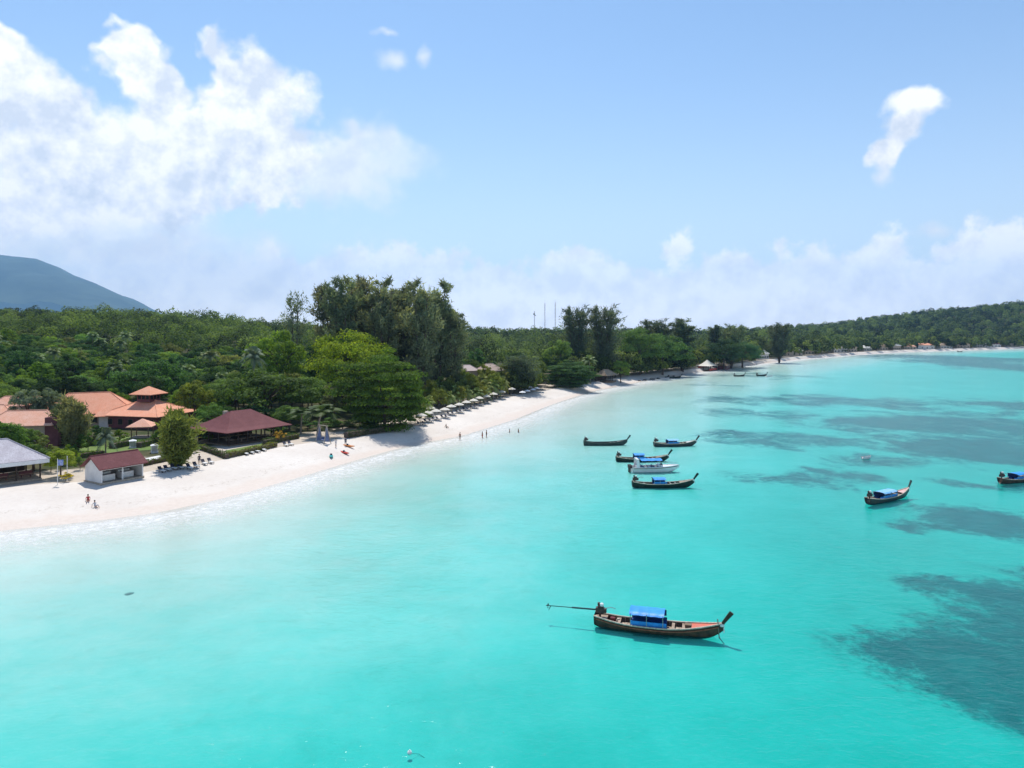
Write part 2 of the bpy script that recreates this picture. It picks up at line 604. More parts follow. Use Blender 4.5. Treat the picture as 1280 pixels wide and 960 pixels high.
def ground_z(x, y):
    u, v = uv((x, y))
    t = v - float(shore(u))
    if t >= 0:
        return float(land_h(u, t))
    return -BED * float(opt_depth(u, t))


def grid(us, ts, zfun, off=None):
    U, T = np.meshgrid(us, ts, indexing='ij')
    V = shore(U) + (T if off is None else off(U, T))
    TT = V - shore(U)
    X, Y = (U - V) * A45, (U + V) * A45
    Z = zfun(U, TT)
    vs = np.stack([X, Y, Z], -1).reshape(-1, 3)
    n, m = U.shape
    idx = np.arange(n * m).reshape(n, m)
    fs = np.stack([idx[:-1, :-1], idx[1:, :-1], idx[1:, 1:], idx[:-1, 1:]], -1).reshape(-1, 4)
    return vs, fs, U.ravel(), TT.ravel()


def spaced(a, b, fine, grow, mx):
    out, s = [a], fine
    while out[-1] < b:
        out.append(out[-1] + s)
        s = min(s * grow, mx)
    out[-1] = b
    return np.array(out)


us = np.concatenate([-spaced(10, 3000, 3, 1.12, 200)[::-1], np.arange(-8, 300, 2.0), 300 + spaced(0, 11000, 2.5, 1.02, 160)])
ts_sea = -spaced(0, 12000, 0.8, 1.035, 400)[::-1]


# sand / seabed / soil materials
def mat_sand():
    m = bpy.data.materials.new('beach_sand')
    m.use_nodes = True
    nt = m.node_tree
    k = NT(nt)
    b = nt.nodes['Principled BSDF']
    g = k.n('ShaderNodeNewGeometry').outputs['Position']
    wet = k.n('ShaderNodeAttribute', attribute_name='wet').outputs['Fac']
    f1 = k.noise(g, 0.06, 5, 0.6)
    f2 = k.noise(g, 1.4, 6, 0.7)
    dry = k.mix(k.ramp(f1, 0.35, 0.65), (0.71, 0.655, 0.59), (0.65, 0.585, 0.52))
    dry = k.mix(k.ramp(f2, 0.42, 0.75, 0.0, 0.5), dry, (0.56, 0.49, 0.43))
    wetc = k.mix(k.ramp(f2, 0.3, 0.7), (0.60, 0.505, 0.43), (0.67, 0.58, 0.505))
    wn = k.m('ADD', wet, k.m('MULTIPLY', k.m('SUBTRACT', k.noise(g, 0.25, 4), 0.5), 0.7))
    c = k.mix(k.ramp(wn, 0.35, 0.75), dry, wetc)
    # line of weed and shell scraps left by the last tide
    wr = k.m('MULTIPLY', k.ramp(wn, 0.12, 0.24), k.ramp(wn, 0.26, 0.40, 1.0, 0.0))
    c = k.mix(k.m('MULTIPLY', wr, k.ramp(k.noise(g, 2.2, 5, 0.7), 0.52, 0.66, 0.0, 0.55)), c, (0.30, 0.23, 0.16))
    tr_ = k.ramp(k.noise(g, 3.2, 3, 0.6), 0.56, 0.68, 0.0, 0.30)
    c = k.mix(k.m('MULTIPLY', tr_, k.ramp(k.noise(g, 0.12, 3), 0.42, 0.62)), c, (0.46, 0.40, 0.34))
    nt.links.new(c, b.inputs['Base Color'])
    nt.links.new(k.ramp(wn, 0.4, 0.9, 0.95, 0.55), b.inputs['Roughness'])
    b.inputs['Specular IOR Level'].default_value = 0.2
    bn = k.n('ShaderNodeBump')
    bn.inputs['Strength'].default_value = 0.5
    bn.inputs['Distance'].default_value = 0.12
    nt.links.new(k.noise(g, 1.8, 6, 0.65), bn.inputs['Height'])
    nt.links.new(bn.outputs[0], b.inputs['Normal'])
    return m


def mat_seabed():
    m = bpy.data.materials.new('seabed_sand_and_seagrass')
    m.use_nodes = True
    nt = m.node_tree
    k = NT(nt)
    b = nt.nodes['Principled BSDF']
    g = k.n('ShaderNodeNewGeometry').outputs['Position']
    gr = k.n('ShaderNodeAttribute', attribute_name='grass').outputs['Fac']
    n1 = k.noise(g, 0.035, 8, 0.62)
    n2 = k.noise(g, 0.3, 6, 0.65)
    sand = k.mix(k.ramp(n1, 0.35, 0.68), (0.68, 0.63, 0.57), (0.60, 0.55, 0.49))
    sand = k.mix(k.ramp(n2, 0.5, 0.75, 0.0, 0.28), sand, (0.46, 0.43, 0.36))
    f = k.m('ADD', k.m('MULTIPLY', gr, 0.95), k.m('ADD', k.m('MULTIPLY', k.m('SUBTRACT', k.noise(g, 0.10, 9, 0.72, 0.6), 0.5), 1.9), k.m('MULTIPLY', k.m('SUBTRACT', k.noise(g, 0.9, 5, 0.7), 0.5), 1.2)))
    gm = k.m('MULTIPLY', k.ramp(f, 0.10, 0.72), k.ramp(gr, 0.03, 0.40))
    gcol = k.mix(k.ramp(n2, 0.35, 0.7), (0.006, 0.075, 0.085), (0.020, 0.15, 0.155))
    c = k.mix(k.m('MULTIPLY', gm, 0.93), sand, gcol)
    nt.links.new(c, b.inputs['Base Color'])
    b.inputs['Roughness'].default_value = 1.0
    b.inputs['Specular IOR Level'].default_value = 0.0
    return m


def mat_soil():
    m = bpy.data.materials.new('forest_floor')
    m.use_nodes = True
    nt = m.node_tree
    k = NT(nt)
    b = nt.nodes['Principled BSDF']
    g = k.n('ShaderNodeNewGeometry').outputs['Position']
    sa = k.n('ShaderNodeAttribute', attribute_name='sandy').outputs['Fac']
    n1 = k.noise(g, 0.15, 6, 0.6)
    n2 = k.noise(g, 0.9, 6, 0.65)
    c = k.mix(k.ramp(n1, 0.35, 0.65), (0.045, 0.06, 0.022), (0.10, 0.085, 0.045))
    s = k.mix(n2, (0.62, 0.54, 0.46), (0.42, 0.35, 0.27))
    f = k.m('ADD', sa, k.m('MULTIPLY', k.m('SUBTRACT', n1, 0.5), 1.2))
    c = k.mix(k.ramp(f, 0.35, 0.65), c, s)
    nt.links.new(c, b.inputs['Base Color'])
    b.inputs['Roughness'].default_value = 0.95
    b.inputs['Specular IOR Level'].default_value = 0.1
    return m


def mat_water():
    m = bpy.data.materials.new('sea_water')
    m.use_nodes = True
    nt = m.node_tree
    nt.nodes.clear()
    k = NT(nt)
    out = k.n('ShaderNodeOutputMaterial')
    dep = k.n('ShaderNodeAttribute', attribute_name='depth').outputs['Fac']
    g = k.n('ShaderNodeNewGeometry').outputs['Position']
    # Beer-Lambert transmission of one pass through the water column
    def T(kk):
        return k.m('EXPONENT', k.m('MULTIPLY', dmod, -kk * 1.2))
    gr_ = k.v('MULTIPLY', g, (1.0, 1.3, 1.0))
    relief = k.m('ADD', k.m('MULTIPLY', k.noise(gr_, 0.14, 5, 0.6, 0.5), 0.7), k.m('MULTIPLY', k.noise(gr_, 0.8, 4, 0.65, 0.8), 0.5))
    dmod = k.m('MULTIPLY', dep, k.m('MULTIPLY_ADD', relief, 1.0, 0.40))     # uneven bottom and passing wavelets
    tint = k.comb(T(0.50), T(0.050), T(0.062))
    tr = k.n('ShaderNodeBsdfTransparent')
    nt.links.new(tint, tr.inputs[0])
    # waves
    gs = k.v('MULTIPLY', g, (1.0, 1.6, 1.0))
    w = k.m('ADD', k.m('MULTIPLY', k.noise(gs, 0.7, 3, 0.55, 0.6), 1.0), k.m('MULTIPLY', k.noise(gs, 2.6, 3, 0.6), 0.40))
    bn = k.n('ShaderNodeBump')
    bn.inputs['Strength'].default_value = 0.5
    bn.inputs['Distance'].default_value = 0.18
    nt.links.new(w, bn.inputs['Height'])
    gl = k.n('ShaderNodeBsdfGlossy')
    gl.inputs['Roughness'].default_value = 0.16
    gl.inputs[0].default_value = (1, 1, 1, 1)
    nt.links.new(bn.outputs[0], gl.inputs['Normal'])
    lw = k.n('ShaderNodeLayerWeight')
    lw.inputs[0].default_value = 0.5
    nt.links.new(bn.outputs[0], lw.inputs['Normal'])
    fac = k.m('MULTIPLY_ADD', k.m('POWER', lw.outputs['Facing'], 4.0), 0.50, 0.02)
    s1 = k.n('ShaderNodeMixShader')
    nt.links.new(fac, s1.inputs[0])
    nt.links.new(tr.outputs[0], s1.inputs[1])
    nt.links.new(gl.outputs[0], s1.inputs[2])
    # suspended sand and bubbles: light scattered back by the water itself
    df = k.n('ShaderNodeBsdfDiffuse')
    df.inputs[0].default_value = (0.02, 0.50, 0.50, 1)
    s2 = k.n('ShaderNodeMixShader')
    nt.links.new(k.ramp(dep, 0.0, 5.0, 0.02, 0.12, smooth=False), s2.inputs[0])
    nt.links.new(s1.outputs[0], s2.inputs[1])
    nt.links.new(df.outputs[0], s2.inputs[2])
    # lacy foam in the last centimetres at the beach
    fo = k.n('ShaderNodeBsdfDiffuse')
    fo.inputs[0].default_value = (0.82, 0.82, 0.80, 1)
    fn = k.noise(g, 0.9, 6, 0.65, 1.0)
    band = k.m('MULTIPLY', k.ramp(dep, 0.0, 0.05), k.ramp(dep, 0.04, 0.42, 1.0, 0.0))
    fm = k.m('MULTIPLY', k.ramp(k.m('ADD', fn, k.m('MULTIPLY', band, 0.25)), 0.50, 0.95), k.m('MULTIPLY', band, 0.8))
    s3 = k.n('ShaderNodeMixShader')
    nt.links.new(fm, s3.inputs[0])
    nt.links.new(s2.outputs[0], s3.inputs[1])
    nt.links.new(fo.outputs[0], s3.inputs[2])
    nt.links.new(s3.outputs[0], out.inputs[0])
    return m


def build_setting():
    # beach
    fr = np.concatenate([np.linspace(-0.02, 1, 24), [1.06]])
    vs, fs, U, T = grid(us, fr, lambda u, t: np.where(t >= 0, land_h(u, t), -BED * opt_depth(u, t)), lambda U, Q: Q * beach_w(U))
    wet = 1 - T / np.maximum(beach_w(U) * 0.5, 4)
    zz = (fbm(vs[:, 0], vs[:, 1], 5, 3, 3) - 0.5) * 0.22 * sstep(0.25, 0.7, T / beach_w(U)) * (1 - sstep(0.9, 1.0, T / beach_w(U)))
    vs[:, 2] += zz
    o = struct(link('beach', mesh_np('beach', vs, [fs], {'wet': wet}, True), mat_sand()))
    # land behind it
    tq = np.concatenate([[0], spaced(1.5, 900, 3, 1.03, 20), [1200, 2000, 4000, 9000]])
    vs, fs, U, T = grid(us, tq, lambda u, t: land_h(u, t), lambda U, Q: Q + beach_w(U) * 1.0)
    vs[:, 2] -= np.where(T < beach_w(U) * 1.0 + 0.5, 0.006, 0.0)
    sandy = (1 - sstep(4, 26, T - beach_w(U))) * 0.8
    struct(link('ground', mesh_np('ground', vs, [fs], {'sandy': sandy}, True), mat_soil()))
    # seabed with its seagrass beds
    vs, fs, U, T = grid(us, ts_sea, lambda u, t: -BED * opt_depth(u, t))
    beds = [(1200, 835, 135, 78, 1.0), (1275, 870, 110, 80, 1.0), (1150, 805, 85, 45, 1.0), (1195, 735, 100, 30, .9), (1235, 778, 95, 42, .95), (1275, 725, 45, 28, .8), (1240, 652, 110, 19, .95), (1135, 657, 50, 9, .7),
            (1270, 615, 50, 12, .7), (1120, 582, 90, 10, .65), (1210, 562, 140, 20, .9), (1150, 532, 180, 16, .8), (975, 552, 105, 14, .65), (1040, 603, 100, 14, .65), (950, 520, 80, 8, .45), (1250, 512, 70, 16, .75),
            (1020, 502, 140, 11, .65), (1250, 458, 80, 11, .85), (1190, 449, 110, 6, .75), (960, 472, 90, 5, .4), (890, 482, 60, 5, .35), (1120, 515, 60, 8, .5), (1400, 560, 120, 60, .8), (1450, 800, 150, 90, .9)]
    gm = np.zeros(len(vs))
    dd = np.hypot(vs[:, 0], vs[:, 1])
    sc = np.clip(dd / 60, 1, 8)
    wx = vs[:, 0] + sc * 6 * ((fbm(vs[:, 0], vs[:, 1], 9, 4, 41) + fbm(vs[:, 0], vs[:, 1], 60, 3, 43)) - 1.0)
    wy = vs[:, 1] + sc * 8 * ((fbm(vs[:, 0], vs[:, 1], 9, 4, 51) + fbm(vs[:, 0], vs[:, 1], 60, 3, 53)) - 1.0)
    for px, py, hw, hh, s in beds:
        c = G(px, py, -1.0)
        rx, ry = hw * c.y / F, hh * c.y ** 2 / (F * H)
        q = np.sqrt(((wx - c.x) / rx) ** 2 + ((wy - c.y) / ry) ** 2)
        gm = np.maximum(gm, s * (1 - sstep(0.35, 1.35, q)))
    far = sstep(300, 900, -T) * fbm(vs[:, 0], vs[:, 1], 160, 3, 21) * 0.9
    gm = np.maximum(gm, far)
    struct(link('seabed', mesh_np('seabed', vs, [fs], {'grass': gm}, True), mat_seabed()))
    # water sheet
    tw = np.concatenate([-spaced(0, 12000, 0.8, 1.04, 400)[::-1], [0.4]])
    vs, fs, U, T = grid(us, tw, lambda u, t: np.zeros_like(t))
    ds = opt_depth(U, T)
    struct(link('sea_water', mesh_np('sea_water', vs, [fs], {'depth': ds}, True), mat_water()))
    # far island mountain
    nx, ny = 200, 90
    X = np.linspace(-11500, -2600, nx)
    Y = np.linspace(7000, 11500, ny)
    XX, YY = np.meshgrid(X, Y, indexing='ij')
    prof = np.interp(XX / YY * F + 640, [-420, -250, -120, -40, 0, 25, 45, 60, 75, 90, 120, 150, 185, 215, 270], [40, 330, 560, 830, 888, 872, 850, 792, 735, 660, 545, 405, 250, 140, -20])
    z = prof * np.exp(-((YY - 8300) / 1500) ** 2) * YY / 8300
    z = z + (fbm(XX, YY, 1100, 5, 31) - 0.5) * 330 * sstep(20, 300, z) * (1 - .80 * np.exp(-((YY - 8300) / 420) ** 2)) + (fbm(XX, YY, 260, 3, 37) - .5) * 26
    vs = np.stack([XX, YY, z - 5], -1).reshape(-1, 3)
    idx = np.arange(nx * ny).reshape(nx, ny)
    fs = np.stack([idx[:-1, :-1], idx[1:, :-1], idx[1:, 1:], idx[:-1, 1:]], -1).reshape(-1, 4)
    mm = mat('mountain_forest', (0.018, 0.045, 0.03), 0.9, 0.4, 0.003, c2=(0.05, 0.085, 0.05), bump=1.0, bscale=0.02)
    struct(link('mountain', mesh_np('mountain', vs, [fs], None, True), mm))


build_setting()


# ------------------------------------------------------------------ haze
def build_haze():
    mb = MB().box((-500, 5600, 490), (24500, 12500, 1100))
    m = bpy.data.materials.new('haze')
    m.use_nodes = True
    nt = m.node_tree
    nt.nodes.clear()
    out = nt.nodes.new('ShaderNodeOutputMaterial')
    v = nt.nodes.new('ShaderNodeVolumePrincipled')
    v.inputs['Color'].default_value = (0.30, 0.60, 1.0, 1)
    v.inputs['Density'].default_value = 7e-5
    v.inputs['Anisotropy'].default_value = 0.35
    nt.links.new(v.outputs[0], out.inputs['Volume'])
    o = mb.build('haze', m)
    tag(o, 'thin pale bluish haze hanging over the bay and island', 'haze', kind='stuff')


build_haze()
# ==OBJECTS==


# ------------------------------------------------------------------ trees: leaf clouds
def quads_at(P, N, L, W, rg, droop=0.0):
    """one leaf quad at each point P, facing roughly N, length L, width W"""
    n = len(P)
    N = N / np.maximum(np.linalg.norm(N, axis=1, keepdims=True), 1e-6)
    a = rg.normal(size=(n, 3))
    a = a - (a * N).sum(1, keepdims=True) * N
    a /= np.maximum(np.linalg.norm(a, axis=1, keepdims=True), 1e-6)
    b = np.cross(N, a)
    L = np.broadcast_to(np.asarray(L, dtype=float), (n,))[:, None]
    W = np.broadcast_to(np.asarray(W, dtype=float), (n,))[:, None]
    v = np.empty((n, 4, 3))
    v[:, 0] = P - a * L * 0.5
    v[:, 1] = P + b * W * 0.5 + a * L * 0.05
    v[:, 2] = P + a * L * 0.5 - N * L * 0.15
    v[:, 3] = P - b * W * 0.5 + a * L * 0.05
    return v.reshape(-1, 3), np.arange(n * 4).reshape(n, 4)


def unit(rg, n):
    v = rg.normal(size=(n, 3))
    return v / np.linalg.norm(v, axis=1, keepdims=True)


def limb_mesh(segs, name):
    mb = MB()
    for pts, rad in segs:
        mb.tube(pts, rad, 7)
    me = bpy.data.meshes.new(name)
    me.from_pydata(mb.v, [], mb.f)
    me.polygons.foreach_set('use_smooth', np.ones(len(me.polygons), dtype=bool))
    me.update()
    me.materials.append(M['bark'])
    return me


def broadleaf(seed, h=12.0, cr=5.0, base=0.3, nclump=60, leaf=0.48, per=95, flat=0.62, layers=0, lean=0.0, under=-.55):
    """crown and trunk meshes of one broadleaf tree"""
    rg = np.random.default_rng(seed)
    zc = h * (base + (1 - base) * 0.48)
    rz = h * (1 - base) * 0.55
    cs, rs = [], []
    for i in range(nclump):
        d = unit(rg, 1)[0]
        if d[2] < under:
            d[2] *= -0.5
        q = rg.uniform(0.45, 1.0) ** 0.45
        lob = 1 + 0.22 * math.sin(3 * math.atan2(d[1], d[0]) + seed) + rg.normal() * 0.07
        c = np.array([d[0] * cr * q * lob, d[1] * cr * q * lob, d[2] * rz * q * 0.92])
        if layers:
            c[2] = (np.round((c[2] / rz) * layers + rg.uniform(-.48, .48)) / layers) * rz
        cs.append(c + [lean * c[2] * 0.15, 0, zc])
        rs.append(cr * rg.uniform(0.20, 0.36))
    V, Fs, tone, b = [], [], [], 0
    for c, r in zip(cs, rs):
        n = int(per * (r / (cr * 0.28)) ** 2)
        d = unit(rg, n)
        d[:, 2] = np.abs(d[:, 2]) * 1.0 - 0.28
        rad = r * rg.uniform(0.55, 1.08, n)[:, None]
        P = c + d * rad * [1, 1, flat * (0.7 if layers else 1)]
        N = d * 1.1 + [0, 0, 0.35] + rg.normal(size=(n, 3)) * 0.30
        v, f = quads_at(P, N, leaf * rg.uniform(0.7, 1.35, n), leaf * 0.62 * rg.uniform(0.7, 1.3, n), rg)
        V.append(v)
        Fs.append(f + b)
        b += len(v)
        t0 = rg.uniform(0.25, 0.75)
        tone.append(np.repeat(np.clip(t0 + rg.normal(size=n) * 0.16, 0, 1), 4))
    crown = mesh_np('crown', np.concatenate(V), [np.concatenate(Fs)], {'tone': np.concatenate(tone)})
    crown.materials.append(M['leaf'])
    segs = []
    tr = 0.028 * h
    top = Vector((lean * 0.4, 0, zc - rz * 0.35))
    segs.append(([(0, 0, -0.4), (0.06 * h * 0.2, 0.03, h * base * 0.5), top], [tr * 1.25, tr * 0.9, tr * 0.62]))
    for i in rg.choice(nclump, min(11, nclump), replace=False):
        c = Vector(cs[i])
        mid = top.lerp(c, 0.5) + Vector((0, 0, 0.05 * h))
        segs.append(([top - Vector((0, 0, tr)), mid, c], [tr * 0.5, tr * 0.3, tr * 0.1]))
    return limb_mesh(segs, 'trunk'), crown


def casuarina(seed, h=30.0, w=4.2, low=0.2, nb=120, sparse=1.0, multi=4):
    """tall feathery she-oak: upswept branches carrying drooping needle sprays"""
    rg = np.random.default_rng(seed)
    segs, V, Fs, tone, b = [], [], [], [], 0
    heads = []
    for k in range(multi):
        a = 2 * math.pi * k / multi + rg.uniform(-.5, .5)
        rr = w * (0.0 if multi == 1 else rg.uniform(0.25, 0.6))
        heads.append((np.array([math.cos(a) * rr, math.sin(a) * rr, h * rg.uniform(0.84, 1.0)])))
    for hd in heads:
        segs.append(([(0, 0, -0.4), (hd[0] * .35, hd[1] * .35, h * 0.3), (hd[0] * .8, hd[1] * .8, h * .65), tuple(hd)], [h * .014, h * .010, h * .006, .03]))
    for i in range(nb):
        hd = heads[i % len(heads)]
        s = rg.uniform(low, 1.0)
        p0 = np.array([hd[0] * s, hd[1] * s, hd[2] * s])
        a = rg.uniform(0, 2 * math.pi)
        ln = w * (0.30 + 0.75 * math.sin(math.pi * min(1, max(0.0, (s - low) / (1.12 - low))) ** 0.8)) * rg.uniform(.6, 1.05)
        d = np.array([math.cos(a), math.sin(a), rg.uniform(0.25, 1.0)])
        d /= np.linalg.norm(d)
        p1 = p0 + d * ln
        segs.append(([tuple(p0), tuple(p1)], [h * .003, .02]))
        n = int(58 * sparse)
        q = rg.uniform(0.15, 1.08, n)[:, None]
        P = p0 + (p1 - p0) * q + rg.normal(size=(n, 3)) * [.42, .42, .5] * (0.35 + 0.18 * ln)
        up = unit(rg, n) * .9 + d * .4 + [0, 0, .5]
        up /= np.linalg.norm(up, axis=1, keepdims=True)
        L = rg.uniform(.7, 1.5, n)[:, None]
        side = np.cross(up, unit(rg, n))
        side /= np.maximum(np.linalg.norm(side, axis=1, keepdims=True), 1e-5)
        W = rg.uniform(.10, .24, n)[:, None]
        v = np.stack([P - side * W, P + up * L * .5 - side * W * .4, P + up * L, P + side * W], 1).reshape(-1, 3)
        f = np.arange(n * 4).reshape(n, 4)
        V.append(v)
        Fs.append(f + b)
        b += len(v)
        tone.append(np.repeat(np.clip(rg.uniform(.2, .8) + rg.normal(size=n) * .15, 0, 1), 4))
    crown = mesh_np('crown', np.concatenate(V), [np.concatenate(Fs)], {'tone': np.concatenate(tone)})
    crown.materials.append(M['needle'])
    return limb_mesh(segs, 'trunk'), crown


def palm(seed, h=9.0, fl=3.8, nf=22):
    rg = np.random.default_rng(seed)
    lean = rg.uniform(-.9, .9, 2)
    pts = [(lean[0] * s * s, lean[1] * s * s, h * s - 0.3 * (1 - s)) for s in np.linspace(0, 1, 7)]
    mb = MB().tube(pts, [.22, .17, .15, .14, .13, .12, .13], 8)
    tr = bpy.data.meshes.new('trunk')
    tr.from_pydata(mb.v, [], mb.f)
    tr.update()
    tr.materials.append(M['palm_bark'])
    top = np.array(pts[-1])
    V, Fs, tone, b = [], [], [], 0
    for i in range(nf):
        a = i * 2.39996 + rg.uniform(-.2, .2)
        el = R(82 - 105 * (i / nf) + rg.uniform(-8, 8))
        ln = fl * rg.uniform(.8, 1.1)
        out = np.array([math.cos(a), math.sin(a), 0])
        side = np.array([-math.sin(a), math.cos(a), 0])
        s = np.linspace(0, 1, 15)
        drop = -0.62 * ln * s ** 2.2
        C = top + out * (ln * s * math.cos(el) * (1 - .12 * s))[:, None] + np.array([0, 0, 1.0]) * (ln * s * math.sin(el) + drop * math.cos(el * .6))[:, None]
        tn = rg.uniform(.3, .8)
        for k in range(14):
            c0, c1 = C[k], C[k + 1]
            v = np.array([c0 - side * .03, c1 - side * .03, c1 + side * .03, c0 + side * .03])
            V.append(v); Fs.append(np.array([[0, 1, 2, 3]]) + b); b += 4; tone.append([tn] * 4)
            if k < 1:
                continue
            fw = (c1 - c0) / np.linalg.norm(c1 - c0)
            ll = fl * .27 * math.sin(math.pi * min(1, .18 + .82 * s[k])) ** .6 + .12
            for sg in (-1, 1):
                dd = side * sg * .85 + fw * .55 + np.array([0, 0, -.38])
                dd /= np.linalg.norm(dd)
                tip = c0 + dd * ll + [0, 0, -.12 * ll]
                wv = fw * .085
                v = np.array([c0 - wv, c0 + dd * ll * .5 - wv, tip, c0 + dd * ll * .5 + wv * 1.4, c0 + wv])
                V.append(v[[0, 1, 3, 4]]); Fs.append(np.array([[0, 1, 2, 3]]) + b); b += 4; tone.append([tn] * 4)
                V.append(v[[1, 2, 3, 3]] + np.array([[0, 0, 0], [0, 0, 0], [0, 0, 0], [0, 0, 1e-3]])); Fs.append(np.array([[0, 1, 2, 3]]) + b); b += 4; tone.append([tn] * 4)
    crown = mesh_np('crown', np.concatenate(V), [np.concatenate(Fs)], {'tone': np.concatenate([np.array(t) for t in tone])})
    crown.materials.append(M['frond'])
    return tr, crown


PROTO = {
    'round': [broadleaf(s, 12, 5.0, .22, 62, flat=.85, per=105) for s in (1, 2, 3, 4)],
    'spread': [broadleaf(s, 10, 6.2, .24, 74, flat=.68) for s in (11, 12, 13)],
    'tall': [broadleaf(s, 15, 4.2, .18, 64, leaf=.46, flat=.95) for s in (21, 22, 23)],
    'almond': [broadleaf(31, 17, 9.2, .0, 230, leaf=.52, per=125, flat=.72, layers=5, under=-.85)],
    'bigbright': [broadleaf(41, 19, 10.0, .22, 120, leaf=.52, per=125, flat=.8)],
    'shrub': [broadleaf(s, 3.2, 1.9, .05, 22, leaf=.30, per=60) for s in (51, 52)],
    'needle': [casuarina(s, 30, 4.4) for s in (61, 62, 63)],
    'needle_sparse': [casuarina(65, 24, 5.0, .35, 46, .45, 3)],
    'needle_bush': [casuarina(66, 10, 3.6, .03, 125, .95, 6)],
    'needle_broad': [casuarina(s, 28, 7.0, .15, 150, 1.1, 6) for s in (67, 68)],
    'palm': [palm(s, 9 + s % 3) for s in (71, 72, 73, 74)],
    'palm_low': [palm(s, 3.2, 3.0, 20) for s in (76, 77)],
}
COL = {
    'dark': (0.030, 0.060, 0.018), 'mid': (0.060, 0.102, 0.024), 'bright': (0.13, 0.20, 0.026), 'olive': (0.10, 0.115, 0.036), 'yellow': (0.17, 0.20, 0.035),
    'silver': (0.17, 0.20, 0.145), 'needle': (0.098, 0.112, 0.072), 'needle_dark': (0.052, 0.068, 0.048), 'palm': (0.085, 0.115, 0.05), 'palm_yellow': (0.24, 0.26, 0.07), 'greypalm': (0.15, 0.18, 0.12),
}
trng = random.Random(5)


def tree(proto, name, label, loc, h, color, group=None, wide=1.0, rz=None, cat='tree', var=None, jit=0.15):
    """copies the prototype: an Empty at the foot with trunk and crown"""
    lst = PROTO[proto]
    tm, cm = lst[var if var is not None else trng.randrange(len(lst))]
    h0 = {'round': 12, 'spread': 10, 'tall': 15, 'almond': 17, 'bigbright': 19, 'shrub': 3.2, 'needle': 30, 'needle_sparse': 24, 'needle_bush': 10, 'needle_broad': 28, 'palm': 12.5, 'palm_low': 5.6}[proto]
    e = thing(name, label, cat, loc, trng.uniform(0, 6.28) if rz is None else rz, group)
    s = h / h0
    e.scale = (s * wide, s * wide, s)
    link('trunk', tm, None, e)
    c = link('crown', cm, None, e)
    cc = COL[color] if isinstance(color, str) else color
    j = 1 + trng.uniform(-jit, jit)
    j *= 1.12 if cc[1] > .16 else 1.95
    c.color = (cc[0] * j * (1 + trng.uniform(-.12, .12)), cc[1] * j, cc[2] * j, 1)
    return e


builds = []
taken = []          # (x, y, r) footprints kept free of wild trees


def near_tree(proto, name, label, px, D, ytop, color, wpx=None, **kw):
    """a tree standing at distance D whose top shows at row ytop and whose crown is wpx wide"""
    p = at(px, D)
    p.z = ground_z(p.x, p.y)
    h = H - (ytop - HZ) / F * D - p.z
    w0 = {'round': 10.6, 'spread': 13, 'tall': 9, 'almond': 19.5, 'bigbright': 21, 'needle': 8.5, 'needle_sparse': 10, 'needle_bush': 7.6, 'needle_broad': 14, 'palm': 7.5, 'palm_low': 6, 'shrub': 4}[proto]
    h0 = {'round': 12, 'spread': 10, 'tall': 15, 'almond': 17, 'bigbright': 19, 'shrub': 3.2, 'needle': 30, 'needle_sparse': 24, 'needle_bush': 10, 'needle_broad': 28, 'palm': 12.5, 'palm_low': 5.6}[proto]
    wide = 1.0 if wpx is None else (wpx * D / F) / (w0 * h / h0)
    taken.append((p.x, p.y, 0.35 * w0 * h / h0 * wide))
    return tree(proto, name, label, p, h, color, wide=wide, **kw)


